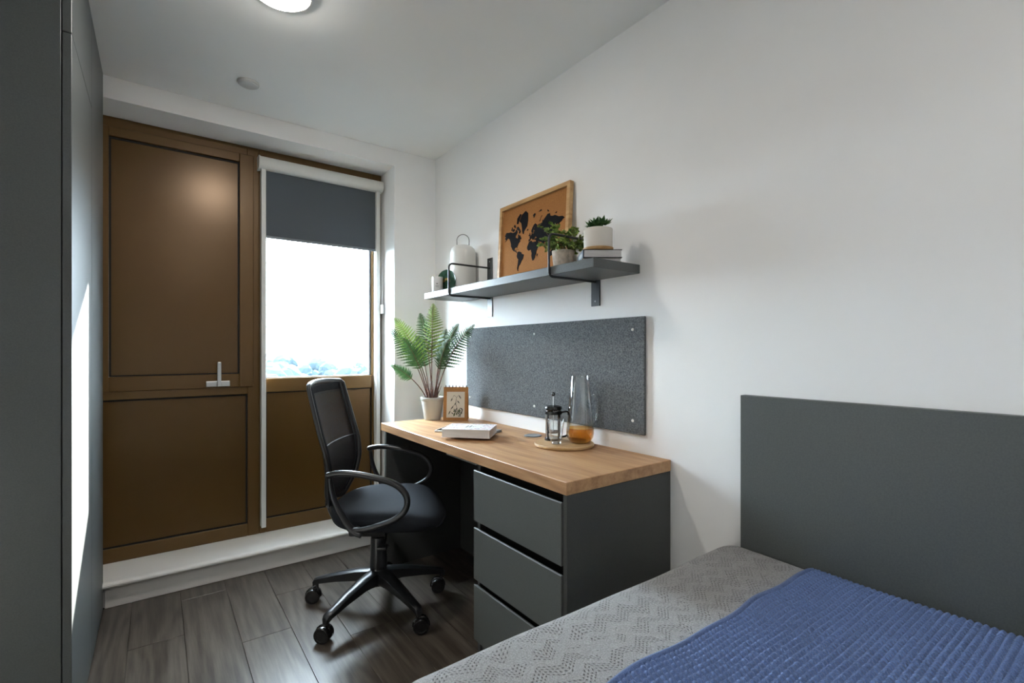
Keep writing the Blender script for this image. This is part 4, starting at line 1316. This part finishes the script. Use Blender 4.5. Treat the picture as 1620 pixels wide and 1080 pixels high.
# bushy potted plant
pp = thing('potted_bush', 'bushy small leaved plant in a stone pot beside the map on the shelf', 'plant', (1.330, 1.462, SZ))
MB().lathe([(0, 0), (0.036, 0), (0.039, 0.003), (0.046, 0.076), (0.0465, 0.080), (0.0435, 0.080), (0.041, 0.070), (0, 0.070)], 30).build('pot', 'pot_stone', pp, True, 40)
MB().lathe([(0.041, 0.0705), (0.02, 0.075), (0, 0.076)], 18).build('soil', 'soil', pp, True)
fo = MB(); stm = MB()
rp_ = random.Random(9)
for k in range(60):
    a = rp_.uniform(0, 6.283)
    el = rp_.uniform(-0.1, 1.45)
    ln = rp_.uniform(0.055, 0.105) * (0.85 + 0.50 * (el > 0.8))
    d0 = Vector((math.cos(a) * math.cos(el), math.sin(a) * math.cos(el), math.sin(el)))
    p0 = Vector((0.020 * math.cos(a), 0.020 * math.sin(a), 0.072))
    p1 = p0 + d0 * ln * 0.6 + Vector((0, 0, 0.02)); p2 = p0 + d0 * ln + Vector((0, 0, 0.005))
    sp_ = spline([p0, p1, p2], 5)
    stm.tube(sp_, 0.0009, 4)
    for j in range(3, len(sp_)):
        for s in (-1, 1):
            c = sp_[j]
            aa = rp_.uniform(0, 6.283)
            u = Vector((math.cos(aa), math.sin(aa), rp_.uniform(-0.3, 0.7))).normalized()
            nn = (Vector((rp_.uniform(-1, 1), rp_.uniform(-1, 1), rp_.uniform(0.1, 1.2)))).normalized()
            v = nn.cross(u)
            if v.length < 0.1: continue
            v.normalize()
            r = rp_.uniform(0.0055, 0.0095)
            cc = c + u * r
            if cc.x + 1.33 > 1.455 or cc.z < 0.055 : continue
            fo.add([cc + u * (r * math.cos(t)) + v * (r * 0.8 * math.sin(t)) for t in np.linspace(0, 6.283, 8)[:-1]], [tuple(range(7))])
stm.build('stems', 'stem', pp)
tag(fo.build('foliage', 'euca', pp), None, None, None, 'stuff')

# books under the succulent
ba = math.atan2(-0.5913, 0.8064)
b1 = slab('book', 'thin cream book at the bottom of the shelf stack', 'book', (1.246, 1.268, SZ), ba - 0.03, 0.142, 0.155, SZ, 0.0135, 'paper_cream', 'paper')
b2 = slab('book', 'dark covered book with white pages under the white succulent pot', 'book', (1.243, 1.258, SZ + 0.0138), ba, 0.140, 0.157, SZ + 0.0138, 0.030, 'book_cover', 'paper', spine=False)
MB().box(-0.0024, 0.0, 0.0, 0.157, 0, 0.030, 0.0008).build('spine', 'book_blue', b2)
sl = MB()
for (y0, y1, z0, z1) in ((0.030, 0.036, 0.008, 0.021), (0.042, 0.048, 0.008, 0.021), (0.054, 0.058, 0.008, 0.021), (0.064, 0.072, 0.008, 0.012), (0.064, 0.068, 0.008, 0.021), (0.080, 0.086, 0.008, 0.021), (0.094, 0.10, 0.008, 0.021)):
    sl.add([(-0.0026, y0, z0), (-0.0026, y1, z0), (-0.0026, y1, z1), (-0.0026, y0, z1)], [(0, 1, 2, 3)])
sl.build('spine_lettering', 'white_plastic', b2)

su = thing('potted_succulent', 'green succulent in a cream pot with wooden saucer on the books', 'plant', (1.322, 1.262, SZ + 0.0441))
MB().lathe([(0, 0), (0.050, 0), (0.054, 0.003), (0.0565, 0.012), (0.054, 0.0125), (0.050, 0.010), (0, 0.010)], 40).build('saucer', 'frame_wood', su, True, 40)
MB().lathe([(0, 0.0105), (0.050, 0.0105), (0.0525, 0.014), (0.0535, 0.080), (0.0525, 0.083), (0.050, 0.083), (0.049, 0.074), (0, 0.074)], 44).build('pot', 'pot_white', su, True, 40)
MB().lathe([(0.049, 0.0745), (0.02, 0.079), (0, 0.080)], 18).build('soil', 'soil', su, True)
sf = MB()
rs = random.Random(4)
for c_ in range(7):
    a0 = c_ * 0.9
    cr = 0.0 if c_ == 0 else 0.026
    cxy = Vector((cr * math.cos(a0), cr * math.sin(a0), 0.080 + rs.uniform(0, 0.018)))
    for k in range(16):
        a = k * 2.4
        tilt = 0.35 + 0.9 * (k / 16)
        ln = 0.024 + 0.014 * rs.random()
        d = Vector((math.cos(a) * math.sin(tilt), math.sin(a) * math.sin(tilt), math.cos(tilt)))
        s = Vector((-math.sin(a), math.cos(a), 0))
        n_ = d.cross(s)
        p0 = cxy; p1 = cxy + d * ln * 0.6; p2 = cxy + d * ln
        w_ = 0.0066
        sf.add([p0 - s * w_ * 0.5, p0 + s * w_ * 0.5, p1 + s * w_, p2, p1 - s * w_, p1 + n_ * 0.002, p1 - n_ * 0.002], [(0, 1, 2, 5), (0, 5, 4), (5, 2, 3), (5, 3, 4), (1, 0, 6), (1, 6, 2), (0, 4, 6), (6, 3, 2), (6, 4, 3)])
tag(sf.build('leaves', 'succulent', su), None, None, None, 'stuff')

# drop the unused orphan meshes
for me in list(bpy.data.meshes):
    if me.users == 0:
        bpy.data.meshes.remove(me)
